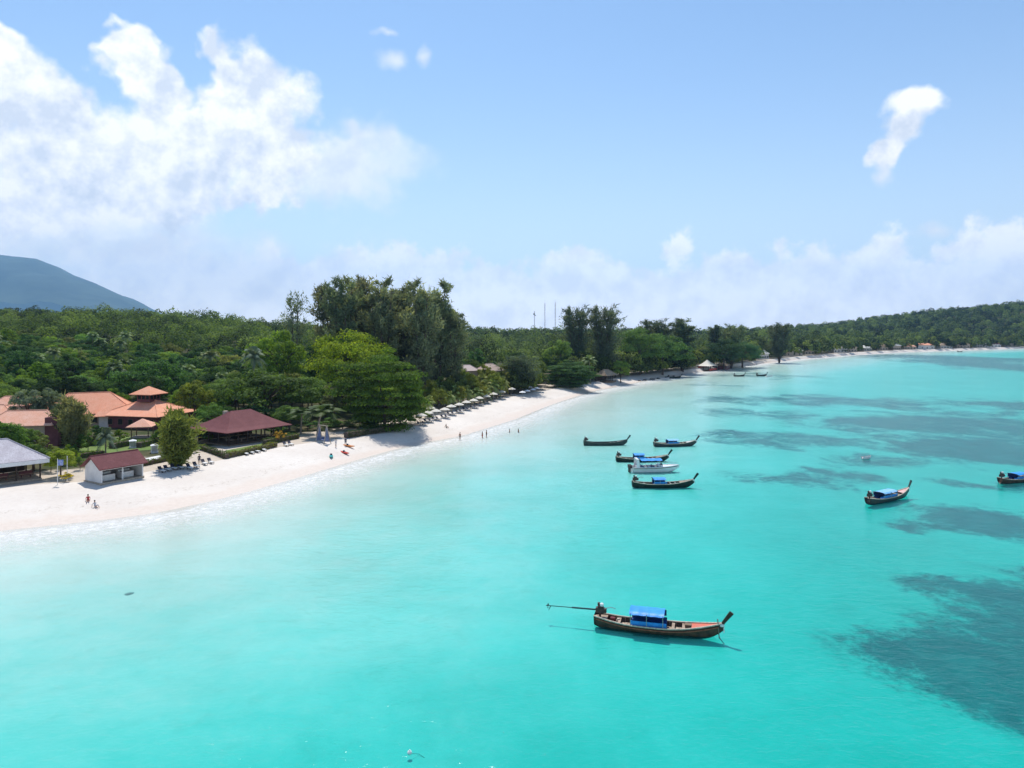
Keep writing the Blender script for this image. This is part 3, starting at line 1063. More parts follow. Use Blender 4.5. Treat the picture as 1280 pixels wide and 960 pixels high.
def build_near_trees():
    nt = near_tree
    nt('almond', 'beach_almond_tree', 'huge dark green tree with layered boughs overhanging the sand', 480, 176, 441, (0.036, 0.066, 0.011), 104, rz=0.6)
    nt('bigbright', 'broadleaf_tree', 'large yellow green domed tree behind the overhanging beach tree', 438, 214, 415, (0.21, 0.26, 0.022), 104)
    nt('round', 'broadleaf_tree', 'round bright green tree standing next to the tall casuarina grove', 350, 236, 411, (0.10, 0.158, 0.02), 62)
    nt('tall', 'broadleaf_tree', 'dark green tree between the two bright domed trees', 402, 228, 424, 'dark', 46)
    nt('spread', 'broadleaf_tree', 'wide mid green tree right behind the maroon roofed restaurant', 332, 188, 466, (0.045, 0.08, 0.02), 112)
    nt('spread', 'broadleaf_tree', 'dark spreading tree behind the terracotta cupola', 190, 208, 453, (0.035, 0.07, 0.018), 84)
    nt('round', 'broadleaf_tree', 'bright olive tree between the cupola and the maroon restaurant', 243, 176, 478, (0.095, 0.125, 0.022), 42)
    nt('round', 'broadleaf_tree', 'dark green tree against the chimney end of the maroon restaurant', 262, 166, 505, 'mid', 34)
    nt('needle_bush', 'casuarina_tree', 'fluffy olive green casuarina on the sand beside the sun loungers', 224, 126, 519, (0.088, 0.116, 0.030), 50, rz=1.0)
    nt('round', 'broadleaf_tree', 'silver grey leafy tree between the two terracotta roofs', 34, 168, 486, 'silver', 36)
    nt('round', 'broadleaf_tree', 'paler silver tree beside the long terracotta hip roof', 62, 170, 487, (0.15, 0.18, 0.12), 34)
    nt('needle_bush', 'casuarina_tree', 'olive casuarina with a grey side in front of the long terracotta roof', 94, 141, 503, (0.12, 0.13, 0.065), 38)
    nt('needle_bush', 'casuarina_tree', 'dark leaning casuarina beside the maroon gable wall', 80, 150, 508, (0.065, 0.075, 0.04), 30)
    nt('palm_low', 'garden_palm', 'grey green fan of palm fronds in the resort garden lawn', 132, 137, 527, 'greypalm', 34, cat='palm')
    nt('round', 'broadleaf_tree', 'green tree growing between the grey pavilion and the terracotta house', 2, 128, 528, (0.06, 0.11, 0.02), 50)
    nt('round', 'broadleaf_tree', 'small leafy tree at the rear corner of the grey beach pavilion', 42, 122, 556, (0.05, 0.085, 0.02), 40)
    nt('round', 'broadleaf_tree', 'yellow green bush tree beside the grey beach pavilion', 76, 117, 562, (0.13, 0.15, 0.02), 36)
    nt('palm', 'coconut_palm', 'coconut palm with drooping fronds above the beach swing', 397, 162, 499, (0.032, 0.056, 0.016), 68, cat='palm', var=1)
    nt('palm', 'coconut_palm', 'smaller coconut palm between the restaurant and the beach swing palm', 376, 166, 508, (0.032, 0.056, 0.017), 52, cat='palm', var=2)
    nt('round', 'broadleaf_tree', 'bushy tree between the restaurant and the beach swing', 362, 172, 508, 'mid', 40)
    nt('tall', 'broadleaf_tree', 'thin grey limbed tree behind the beach swing palms', 418, 182, 478, (0.07, 0.085, 0.04), 34)
    nt('spread', 'broadleaf_tree', 'olive tree filling the gap behind the beach swing', 385, 192, 472, (0.07, 0.10, 0.025), 60)
    nt('round', 'broadleaf_tree', 'light green tree above the maroon restaurant ridge', 295, 205, 466, (0.075, 0.11, 0.025), 50)
    nt('palm', 'coconut_palm', 'silvery coconut palm rising behind the maroon restaurant', 318, 210, 436, 'greypalm', 42, cat='palm', var=0)
    nt('round', 'broadleaf_tree', 'mid green tree before the villa front wall', 27, 137, 533, 'mid', 36)
    nt('round', 'broadleaf_tree', 'olive tree beside the villa with the maroon end wall', 48, 139, 541, 'olive', 24)
    nt('round', 'broadleaf_tree', 'dense mid green tree behind the chimney end of the restaurant roof', 272, 180, 503, 'mid', 40)
    nt('round', 'broadleaf_tree', 'dense tree behind the middle of the restaurant roof', 318, 179, 506, 'dark', 44)
    nt('round', 'broadleaf_tree', 'dense mid green tree behind the seaward end of the restaurant roof', 349, 181, 508, 'mid', 36)
    # tall casuarina grove
    g = 'tall casuarina grove'
    lab = 'very tall feathery grey green casuarina in the dense grove'
    for px, D, yt, w in ((413, 238, 350, 38), (430, 226, 352, 44), (454, 240, 351, 44), (478, 228, 353, 46), (504, 240, 351, 44), (526, 228, 355, 46), (548, 236, 358, 44), (440, 252, 354, 44), (492, 254, 355, 44), (538, 250, 360, 40)):
        nt('needle', 'casuarina_tree', lab, px, D, yt, 'needle', w, group=g, jit=.22)
    nt('needle', 'casuarina_tree', 'shorter casuarina at the outer edge of the tall grove', 566, 238, 376, 'needle', 38)
    nt('needle_sparse', 'casuarina_tree', 'thin lone see-through casuarina beside the tall grove', 369, 300, 364, 'needle', 34)
    # beach trees further along
    nt('needle_broad', 'casuarina_tree', 'dark rounded casuarina on the sand at the end of the parasol row', 650, 272, 443, 'needle_dark', 52)
    nt('almond', 'beach_almond_tree', 'low dark tree overhanging the narrow part of the beach', 712, 302, 452, (0.028, 0.058, 0.02), 58)
    nt('needle_broad', 'casuarina_tree', 'tall dark casuarina, slimmer one of the lofty pair near the masts', 722, 350, 387, 'needle_dark', 40)
    nt('needle_broad', 'casuarina_tree', 'tall dark casuarina, broader one of the lofty pair near the masts', 757, 352, 386, 'needle_dark', 46)
    nt('bigbright', 'broadleaf_tree', 'big green tree beyond the lofty casuarina pair', 800, 385, 410, (0.05, 0.085, 0.025), 56)
    nt('spread', 'broadleaf_tree', 'mid green spreading tree behind the boulder strewn point', 828, 398, 420, (0.055, 0.095, 0.03), 60)
    nt('needle_broad', 'casuarina_tree', 'dark casuarina behind the spreading tree on the point', 822, 420, 402, 'needle_dark', 46)
    nt('needle', 'casuarina_tree', 'pointed dark casuarina at the seaward side of the point', 853, 425, 400, 'needle_dark', 34)
    nt('needle', 'casuarina_tree', 'slim spire shaped casuarina beyond the beach restaurant', 892, 470, 404, 'needle_dark', 16)
    nt('needle_broad', 'casuarina_tree', 'grey green casuarina beyond the spire shaped one', 914, 480, 408, 'needle', 36)
    nt('needle_broad', 'casuarina_tree', 'lofty dark casuarina where the far beach begins', 974, 560, 406, 'needle_dark', 34)
    nt('bigbright', 'broadleaf_tree', 'dark green tree right behind the beach restaurant', 905, 462, 424, (0.03, 0.055, 0.025), 46)
    nt('bigbright', 'broadleaf_tree', 'dark leafy tree at the waterline beyond the beach restaurant', 928, 492, 428, (0.03, 0.06, 0.028), 50)
    nt('round', 'broadleaf_tree', 'yellow green tree in front of the lofty pair', 700, 330, 424, (0.08, 0.12, 0.03), 36)
    nt('palm', 'coconut_palm', 'coconut palm beside the thatched hut at the narrow beach', 738, 322, 446, (0.10, 0.12, 0.05), 28, cat='palm', var=3)
    nt('round', 'broadleaf_tree', 'small yellow green tree on the sand beside the thatched hut', 776, 345, 450, (0.10, 0.135, 0.03), 22)
    # planted strip behind the parasols: low yellowish palms and shrubs
    k = 0
    for i in range(52):
        f = i / 51
        px = 532 + 106 * f + trng.uniform(-4, 4)
        ey = float(np.interp(px, [p[0] for p in edge_px], [p[1] for p in edge_px]))
        D = G(px, ey, 1.9).y + 5 + (i % 4) * 6 + trng.uniform(0, 4)
        yt = ey - 36 + 6 * f - (i % 4) * 5 + trng.uniform(-4, 7)
        if i % 3 < 2:
            nt('palm_low', 'low_palm', 'low sunlit yellowish palm planted behind the parasol row', px, D, yt, 'palm_yellow' if i % 2 else (0.13, 0.155, 0.05), 24 + trng.uniform(-3, 5), group='low palms behind the parasol row', cat='palm')
        else:
            nt('round', 'small_tree', 'small sunlit yellow green tree planted behind the parasol row', px, D, yt, (0.17, 0.20, 0.045) if i % 3 else (.20, .18, .06), 20, group='small trees behind the parasol row')
    # shrubs round the resort and the swing
    for px, D, yt, w, c, lab in ((22, 131, 552, 34, 'mid', 'bushy shrub below the villa with the maroon end wall'), (50, 133, 548, 30, 'olive', 'olive shrub at the foot of the maroon end wall'), (64, 121, 566, 26, (.10, .14, .02), 'green shrub behind the pennant pole'),
                                 (110, 140, 540, 26, 'mid', 'round shrub beside the grey green garden palm'), (150, 150, 536, 24, 'bright', 'bright shrub between the resort hall and the garden gazebo'), (118, 150, 532, 30, 'dark', 'dark shrub below the resort hall windows'), (205, 152, 534, 28, 'mid', 'leafy shrub between the garden gazebo and the restaurant'),
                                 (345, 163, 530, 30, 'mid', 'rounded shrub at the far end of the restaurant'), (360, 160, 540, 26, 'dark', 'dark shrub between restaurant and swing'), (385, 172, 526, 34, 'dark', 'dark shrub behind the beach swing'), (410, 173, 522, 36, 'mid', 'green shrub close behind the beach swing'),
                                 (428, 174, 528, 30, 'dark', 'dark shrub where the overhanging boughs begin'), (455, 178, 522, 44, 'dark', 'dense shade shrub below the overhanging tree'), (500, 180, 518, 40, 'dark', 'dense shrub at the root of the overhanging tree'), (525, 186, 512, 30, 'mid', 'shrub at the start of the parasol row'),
                                 (238, 140, 556, 22, 'mid', 'shrub behind the fluffy casuarina'), (88, 128, 556, 22, 'bright', 'bright shrub on the inner lawn corner')):
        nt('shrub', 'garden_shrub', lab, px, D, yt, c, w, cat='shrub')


# ------------------------------------------------------------------ buildings
def hip_roof(w, d, h, ridge, over=0.6, z=0.0, th=0.14, sag=0.0):
    """solid hipped roof: eaves rectangle w x d, ridge of given length along x"""
    a, b = w / 2 + over, d / 2 + over
    r = ridge / 2
    mb = MB()
    n = 1 if not sag else 5
    rings = []
    for i in range(n + 1):
        s = i / n
        zz = h * (s ** (1 + sag))
        rings.append([(-a + (a - r) * s, -b * (1 - s), z + zz), (a - (a - r) * s, -b * (1 - s), z + zz), (a - (a - r) * s, b * (1 - s), z + zz), (-a + (a - r) * s, b * (1 - s), z + zz)])
    vs = [(p[0], p[1], z - th) for p in rings[0]] + [p for rg in rings for p in rg]
    fs = [(3, 2, 1, 0)]
    for i in range(n + 1):
        o = i * 4
        fs += [(o + j, o + (j + 1) % 4, o + 4 + (j + 1) % 4, o + 4 + j) for j in range(4)]
    mb.add(vs, fs)
    return mb


def gable_roof(w, d, h, over=0.5, z=0.0, th=0.14):
    a, b = w / 2 + over, d / 2 + over
    mb = MB()
    vs = [(-a, -b, z), (a, -b, z), (a, 0, z + h), (-a, 0, z + h), (a, b, z), (-a, b, z)]
    lo = [(p[0], p[1], p[2] - th) for p in vs]
    mb.add(vs + lo, [(0, 1, 2, 3), (3, 2, 4, 5), (6, 9, 8, 7), (9, 11, 10, 8), (0, 6, 7, 1), (4, 10, 11, 5), (1, 7, 8, 2), (2, 8, 10, 4), (0, 3, 9, 6), (3, 5, 11, 9)])
    return mb


def ridge_caps(e, roof, w, d, h, ridge, over, z, m):
    a, b, r = w / 2 + over, d / 2 + over, ridge / 2
    mb = MB()
    if r > 0.05:
        mb.tube([(-r, 0, z + h + .03), (r, 0, z + h + .03)], .12, 6)
    mb.build('ridge_tiles', m, roof) if r > 0.05 else None
    for sx in (-1, 1):
        for sy in (-1, 1):
            MB().tube([(sx * r, 0, z + h + .03), (sx * a, sy * b, z + .05)], .10, 6).build('hip_tiles', m, roof)


def windows_on(wall, w, d, z0, zh, n, m_frame, m_glass, sides=(-1,)):
    """windows with frames on the long sides (local -y is the sea side)"""
    for sy in sides:
        for i in range(n):
            x = (i + .5) / n * w - w / 2
            y = sy * (d / 2 + .02)
            fr = MB()
            ww, hh = min(1.2, w / n * .55), zh
            fr.box((x, y, z0 + hh + .05), (ww + .2, .09, .1)).box((x, y, z0 - .05), (ww + .2, .13, .1))
            fr.box((x - ww / 2 - .05, y, z0 + hh / 2), (.1, .09, hh)).box((x + ww / 2 + .05, y, z0 + hh / 2), (.1, .09, hh))
            f = fr.build('window', m_frame, wall)
            MB().box((x, y, z0 + hh / 2), (ww, .05, hh)).build('pane', m_glass, f)


def house(name, label, px, D, rz, w, d, wall_h, roof_h, ridge, roof_m, wall_m, over=0.8, base=None, wins=4, cap=True, sag=0.0, cat='building'):
    p = at(px, D)
    p.z = ground_z(p.x, p.y) if base is None else base
    e = thing(name, label, cat, p, rz)
    wl = MB().box((0, 0, wall_h / 2 - .3), (w, d, wall_h + .6)).build('wall', wall_m, e)
    if wins:
        windows_on(wl, w, d, .9, min(1.3, wall_h - 1.4), wins, M['wood'], M['glass_dark'], (-1, 1))
    rf = hip_roof(w, d, roof_h, ridge, over, wall_h + .02, sag=sag).build('roof', roof_m, e)
    if cap and not sag:
        ridge_caps(e, rf, w, d, roof_h, ridge, over, wall_h + .02, roof_m)
    taken.append((p.x, p.y, max(w, d) * .55))
    builds.append((p.x, p.y, max(w, d) * .5))
    return e


def pavilion(name, label, px, D, rz, w, d, post_h, roof_h, ridge, roof_m, nx, ny, over=0.8, base=None, sag=0.0, floor_m=None, half_wall=None):
    """open sided building: floor, posts, roof, low rail, tables and benches"""
    p = at(px, D)
    p.z = ground_z(p.x, p.y) if base is None else base
    e = thing(name, label, 'building', p, rz)
    MB().box((0, 0, .02), (w, d, .5)).build('floor', floor_m or M['wood'], e)
    for i in range(nx):
        for j in range(ny):
            if 0 < i < nx - 1 and 0 < j < ny - 1:
                continue
            x, y = (i / (nx - 1) - .5) * (w - .4), (j / (ny - 1) - .5) * (d - .4)
            MB().box((x, y, post_h / 2 + .26), (.2, .2, post_h - .02)).build('post', M['dark_wood'], e)
    rf = hip_roof(w, d, roof_h, ridge, over, post_h + .36, sag=sag).build('roof', roof_m, e)
    if not sag:
        ridge_caps(e, rf, w, d, roof_h, ridge, over, post_h + .36, roof_m)
    MB().box((0, d / 2 - .1, post_h / 2 + .27), (w - .7, .12, post_h - .1)).build('back_wall', half_wall or M['dark_wood'], e)
    for i in range(nx - 1):
        x = ((i + .5) / (nx - 1) - .5) * (w - .4)
        MB().box((x, -d / 2 + .2, 1.15), ((w - .4) / (nx - 1) - .24, .07, .09)).box((x, -d / 2 + .2, .7), ((w - .4) / (nx - 1) - .24, .05, .06)).build('rail', M['wood'], e)
    taken.append((p.x, p.y, max(w, d) * .55))
    builds.append((p.x, p.y, max(w, d) * .5))
    return e


def table_set(px, py, label, group, rz, z=2.0):
    p = G(px, py, z)
    e = thing('dining_table', label, 'table', p, rz, group)
    MB().box((0, 0, .74), (1.4, .8, .05)).build('table_top', M['pale_wood'], e)
    for sx in (-1, 1):
        for sy in (-1, 1):
            MB().box((sx * .6, sy * .32, .357), (.07, .07, .714)).build('leg', M['wood'], e)


def build_buildings():
    # grey roofed pavilion on the sand, running out of the left of the frame
    e = pavilion('beach_pavilion', 'open beach pavilion with weathered grey hip roof and red brown furniture', -18, 113.5, R(46), 13, 9, 3.0, 3.0, 5.5, M['grey_roof'], 5, 3, over=.9, floor_m=M['pale_wood'])
    MB().box((0, -5.45, 3.0), (14.6, .05, .55)).build('awning_valance', M['canvas_white'], e)
    for i in range(4):
        b = MB().box((-4.8 + i * 3.2, -2.4, .72), (1.8, .5, .08)).box((-4.8 + i * 3.2, -2.15, 1.05), (1.8, .06, .5)).box((-5.4 + i * 3.2, -2.4, .47), (.1, .4, .42)).box((-4.2 + i * 3.2, -2.4, .47), (.1, .4, .42))
        b.build('bench', M['maroon_wall'], e)
    # little white hut with a maroon gable roof
    p = G(143, 599, 1.9)
    e = thing('beach_hut', 'small white walled beach hut with maroon gabled roof and open front', 'hut', p, R(58))
    w, d, hh = 6.7, 4.5, 2.2
    MB().box((0, 0, .03), (w + .3, d + .3, .36)).build('floor', M['pale_wood'], e)
    MB().box((-w / 2 + .07, 0, hh / 2 + .2), (.14, d, hh)).add([(-w / 2, -d / 2, hh + .2), (-w / 2, d / 2, hh + .2), (-w / 2, 0, hh + 1.8), (-w / 2 + .14, -d / 2, hh + .2), (-w / 2 + .14, d / 2, hh + .2), (-w / 2 + .14, 0, hh + 1.8)], [(0, 2, 1), (3, 4, 5), (0, 3, 5, 2), (1, 2, 5, 4)]).build('gable_wall', M['white_wall'], e)
    MB().box((w / 2 - .07, 0, hh / 2 + .2), (.14, d, hh)).add([(w / 2 - .14, -d / 2, hh + .2), (w / 2 - .14, d / 2, hh + .2), (w / 2 - .14, 0, hh + 1.8), (w / 2, -d / 2, hh + .2), (w / 2, d / 2, hh + .2), (w / 2, 0, hh + 1.8)], [(0, 2, 1), (3, 4, 5), (0, 3, 5, 2), (1, 2, 5, 4)]).build('gable_wall', M['white_wall'], e)
    MB().box((0, d / 2 - .07, hh / 2 + .2), (w - .3, .13, hh)).build('back_wall', M['white_wall'], e)
    MB().box((0, -d / 2 + .06, hh + .02), (w - .3, .12, .34)).build('fascia', M['white_wall'], e)
    for x in (-w / 2 + .09, 0.0, w / 2 - .09):
        MB().box((x, -d / 2 - .02, hh / 2 + .2), (.18, .18, hh - .02)).build('post', M['white_wall'], e)
    rf = gable_roof(w, d, 1.8, .55, hh + .18).build('roof', M['maroon'], e)
    MB().tube([(-w / 2 - .5, 0, hh + 2.0), (w / 2 + .5, 0, hh + 2.0)], .11, 6).build('ridge_tiles', M['maroon'], rf)
    MB().box((-1.5, -.4, .66), (2.0, 1.4, .9)).box((-1.5, .2, 1.2), (1.9, .3, .35)).build('massage_bed', M['cushion'], e)
    MB().box((1.5, -.4, .66), (2.0, 1.4, .9)).box((1.5, .2, 1.2), (1.9, .3, .35)).build('massage_bed', M['cushion'], e)
    taken.append((p.x, p.y, 4))
    # maroon restaurant
    e = pavilion('beach_restaurant', 'open sided beach restaurant under a broad maroon hip roof', 301, 156, R(57), 13.5, 10.5, 2.6, 3.5, 5.0, M['maroon'], 7, 4, over=1.4, sag=.18, base=2.0, half_wall=M['dark_wood'])
    MB().box((-2.6, 1.6, 5.6), (.8, .8, 1.6)).build('chimney', M['cream_wall'], e)
    for i, (x, y) in enumerate(((-5, -3), (-2, -3), (1, -3), (4, -3), (-3.5, 0), (2.5, 0))):
        MB().box((x, y, 1.0), (1.5, .9, .06)).box((x, y, .62), (.12, .12, .7)).build('table', M['pale_wood'], e)
    # terracotta resort
    e = house('resort_hall', 'long resort hall with terracotta tiled hip roof', 112, 183, R(24), 19, 12, 3.2, 4.6, 9.0, M['terracotta'], M['cream_wall'], 1.2, wins=6)
    w = hip_roof(8, 8.5, 2.7, 3.0, .9, 3.1)
    MB().box((6.5, -7.2, 1.3), (7.0, 6.0, 3.2)).build('wing_wall', M['white_wall'], e)
    rf = hip_roof(7.4, 7.0, 2.6, 2.6, .9, 2.92)
    rf.v = [(v[0] + 6.5, v[1] - 7.2, v[2]) for v in rf.v]
    rf.build('wing_roof', M['terracotta'], e)
    e = house('resort_lobby', 'resort lobby with terracotta hip roof crowned by a cupola', 186, 180, R(-14), 14.5, 12, 3.1, 3.2, 3.4, M['terracotta'], M['maroon_wall'], 1.3, wins=5)
    cu = MB().box((0, 0, 6.9), (3.6, 3.6, 1.9)).build('cupola', M['maroon_wall'], e)
    for sx in (-1, 1):
        for i in range(3):
            MB().box((-1.15 + i * 1.15, sx * 1.81, 7.05), (.8, .05, .9)).build('louvre', M['glass_dark'], cu)
            MB().box((sx * 1.81, -1.15 + i * 1.15, 7.05), (.05, .8, .9)).build('louvre', M['glass_dark'], cu)
    hip_roof(4.8, 4.8, 1.8, .3, .7, 7.87).build('cupola_roof', M['terracotta'], e)
    p = at(178, 160); p.z = 2.0
    e = thing('garden_gazebo', 'small garden gazebo with terracotta pyramid roof', 'gazebo', p, R(10))
    for sx in (-1, 1):
        for sy in (-1, 1):
            MB().box((sx * 1.7, sy * 1.7, 1.3), (.18, .18, 2.6)).build('post', M['wood'], e)
    MB().box((0, 0, .1), (4.0, 4.0, .3)).build('floor', M['pale_wood'], e)
    hip_roof(3.8, 3.8, 1.5, .2, .7, 2.62).build('roof', M['terracotta_pale'], e)
    taken.append((p.x, p.y, 3))
    e = house('resort_villa', 'resort villa with terracotta gable roof and maroon end wall', 34, 150, R(10), 11.5, 7.5, 4.4, 2.6, 7.5, M['terracotta_pale'], M['cream_wall'], .8, wins=4)
    MB().box((6.1, -1.6, 2.9), (2.4, 4.6, 6.0)).build('end_wall', M['maroon_wall'], e)
    house('resort_villa', 'terracotta roofed villa half hidden behind the silver trees', -8, 168, R(20), 10, 8, 3.6, 2.6, 4, M['terracotta_pale'], M['cream_wall'], .8)
    house('resort_bungalow', 'bungalow with orange hip roof peeping over the silver trees', 12, 192, R(15), 7, 6, 3.4, 2.3, 2.0, M['terracotta_pale'], M['cream_wall'], .7, wins=2)
    house('resort_bungalow', 'smaller orange roofed bungalow beside the long resort hall', 47, 196, R(-10), 5.5, 5, 3.4, 1.9, 1.5, M['terracotta'], M['cream_wall'], .7, wins=2)
    house('garden_shed', 'grey roofed shed behind the resort hall ridge', 132, 206, R(10), 6, 4, 4.2, 1.2, 3.5, M['grey_roof'], M['white_wall'], .5, wins=2)
    house('bungalow', 'bungalow with faded pink grey roof above the low palms', 580, 268, R(35), 8, 6, 8.6, 2.0, 5, mat_roof('pink_grey_roof', (.55, .44, .40), (.64, .53, .48)), M['cream_wall'], .7)
    house('bungalow', 'brown thatched bungalow beside the faded pink grey roof', 612, 270, R(35), 7, 6, 8.6, 2.4, 3, mat_roof('faded_brown_roof', (.48, .35, .29), (.58, .45, .38)), M['cream_wall'], .9)
    house('bungalow', 'pale thatched bungalow behind the low dark overhanging tree', 686, 322, R(40), 7, 6, 3.4, 2.6, 3, M['thatch'], M['cream_wall'], .8)
    # hut and beach bar further along
    e = pavilion('thatched_hut', 'thatched open hut among trees on the narrow beach', 757, 338, R(50), 9, 6, 2.7, 2.5, 4, M['thatch'], 4, 3, over=.7)
    e = pavilion('beach_bar', 'beach bar with a peaked cream tent roof and red base', 884, 455, R(55), 14, 7, 2.6, 3.6, .6, M['canvas_cream'], 5, 3, over=.6, sag=.5, half_wall=M['kayak_red'])
    MB().box((0, -3.75, .62), (12.5, .12, 1.1)).build('counter', M['kayak_red'], e)
    house('beach_shack', 'low brown roofed shack beside the peaked tent bar', 905, 470, R(55), 9, 5, 2.6, 1.6, 5, M['thatch'], M['maroon_wall'], .6, wins=3)
    # village on the far beach
    far = [(952, 590, 'hut with white roof where the far beach begins', 'pale_roof', 9, 6), (985, 690, 'large white roofed shed in the trees of the far village', 'pale_roof', 24, 9),
           (1010, 700, 'white roofed shed beside the large shed of the far village', 'pale_roof', 14, 9), (1047, 790, 'cream gable house in the far village', 'canvas_cream', 16, 9), (1060, 815, 'thatched house beside the cream gable house', 'thatch', 14, 9),
           (1082, 835, 'white peaked house of the far village', 'canvas_white', 9, 8), (1100, 870, 'brown beach house next to the white peaked house', 'thatch', 14, 8), (1118, 880, 'pale beach house between two brown ones', 'pale_roof', 10, 8),
           (1134, 900, 'orange yellow roofed beach house', 'terracotta_pale', 15, 10), (1152, 910, 'long bright orange roofed beach hotel', 'terracotta', 26, 11), (1180, 940, 'pale thatched beach house next to the orange hotel', 'thatch', 16, 9), (1201, 965, 'grey brown house on the far sand', 'thatch', 18, 9),
           (1225, 990, 'white hotel block on the far sand', 'pale_roof', 15, 9), (1240, 1000, 'brown hotel block beside the white one', 'maroon', 18, 9), (1262, 1020, 'cream roofed hotel at the end of the far beach', 'canvas_cream', 22, 10)]
    r3 = random.Random(9)
    for px, D, lab, rm, w, d in far:
        # stand it just behind the sand of the far beach
        x = at(px, D)
        for q in range(80):
            u, v = uv(x)
            t = v - float(shore(u))
            need = float(beach_w(u)) + d * .6 + 1.5
            if t > need:
                break
            x = at(px, x.y + 3)
        while True:
            u, v = uv(x)
            if v - float(shore(u)) < float(beach_w(u)) + d * .6 + 9 or x.y < 300:
                break
            x = at(px, x.y - 3)
        house('village_house', lab, px, x.y, R(20 - (px - 950) * .06), w, d, r3.uniform(3.4, 5.2), r3.uniform(2.6, 4.0), w * .4, M[rm], M['white_wall'] if r3.random() < .5 else M['cream_wall'], .8, wins=4, cap=False)
    # radio masts far behind the forest
    for px, D, yt, lab in ((668, 800, 389, 'shortest of the three thin radio masts, with a dish cluster'), (681, 820, 379, 'thin red white radio mast, middle one of three'), (694, 800, 378, 'thin radio mast nearest the lofty casuarina pair')):
        p = at(px, D); p.z = ground_z(p.x, p.y)
        h = H - (yt - HZ) / F * D - p.z
        e = thing('radio_mast', lab, 'mast', p)
        mb = MB()
        for a in (0, 2.094, 4.188):
            mb.tube([(math.cos(a) * .62, math.sin(a) * .62, -.5), (math.cos(a) * .3, math.sin(a) * .3, h)], .11, 5)
        mb.build('lattice_leg', M['mast'], e)
        nb = 26
        br = MB()
        for i in range(nb):
            z0, z1 = h * i / nb, h * (i + 1) / nb
            r0, r1 = .62 - .32 * i / nb, .62 - .32 * (i + 1) / nb
            for a in (0, 2.094, 4.188):
                br.tube([(math.cos(a) * r0, math.sin(a) * r0, z0), (math.cos(a + 2.094) * r1, math.sin(a + 2.094) * r1, z1)], .05, 4, cap=False)
        br.build('bracing', M['mast'], e)
        if 'dish' in lab:
            for i, a in enumerate((.3, 2.0, 4.2)):
                MB().lathe([(.0, 0), (.7, .12), (.9, .5), (.9, .9), (.0, 1.0)], (math.cos(a) * .9, math.sin(a) * .9, h - 5 + i), 10).build('dish', M['steel'], e)
        else:
            MB().tube([(0, 0, h - .5), (0, 0, h + 3)], .06, 5).build('aerial', M['mast'], e)


# ------------------------------------------------------------------ hedges, lawns, garden
def hedge(name, label, pts, w, h, color, group=None):
    rg = np.random.default_rng(int(abs(pts[0][0]) * 10))
    V, b = [], 0
    P = []
    N = []
    for i in range(len(pts) - 1):
        a, c = np.array(pts[i]), np.array(pts[i + 1])
        d = c - a
        ln = np.linalg.norm(d)
        s = np.array([-d[1], d[0], 0]) / ln
        n = int(ln * (w + 2 * h) * 26)
        q = rg.uniform(0, 1, n)
        f = rg.uniform(-h, w + h, n)
        side = np.where(f < 0, -w / 2, np.where(f > w, w / 2, f - w / 2))
        z = np.where(f < 0, h + f, np.where(f > w, h - (f - w), h)) + rg.normal(size=n) * .08
        p = a + d * q[:, None] + s * (side + rg.normal(size=n) * .07)[:, None]
        p[:, 2] += z + .12 * np.sin(q * ln * 1.3)
        P.append(p)
        nn = np.where((f < 0)[:, None], -s, np.where((f > w)[:, None], s, [0, 0, 1.0])) + rg.normal(size=(n, 3)) * .5
        N.append(nn)
    P = np.concatenate(P)
    N = np.concatenate(N)
    v, f = quads_at(P, N, .26, .17, rg)
    tone = np.repeat(rg.uniform(.2, .9, len(P)), 4)
    base = Vector(pts[0])
    e = thing(name, label, 'hedge', base, 0, group)
    me = mesh_np('foliage', v - np.array(base), [f], {'tone': tone})
    o = link('foliage', me, M['leaf'], e)
    o.color = (*COL[color], 1) if isinstance(color, str) else (*color, 1)
    core = MB()
    for i in range(len(pts) - 1):
        a, c = Vector(pts[i]) - base, Vector(pts[i + 1]) - base
        d = c - a
        core.box((a + c) / 2 + Vector((0, 0, h * .42)), (d.length, w * .7, h * .84), math.atan2(d.y, d.x))
    core.build('stems', M['bark'], e)
    return e


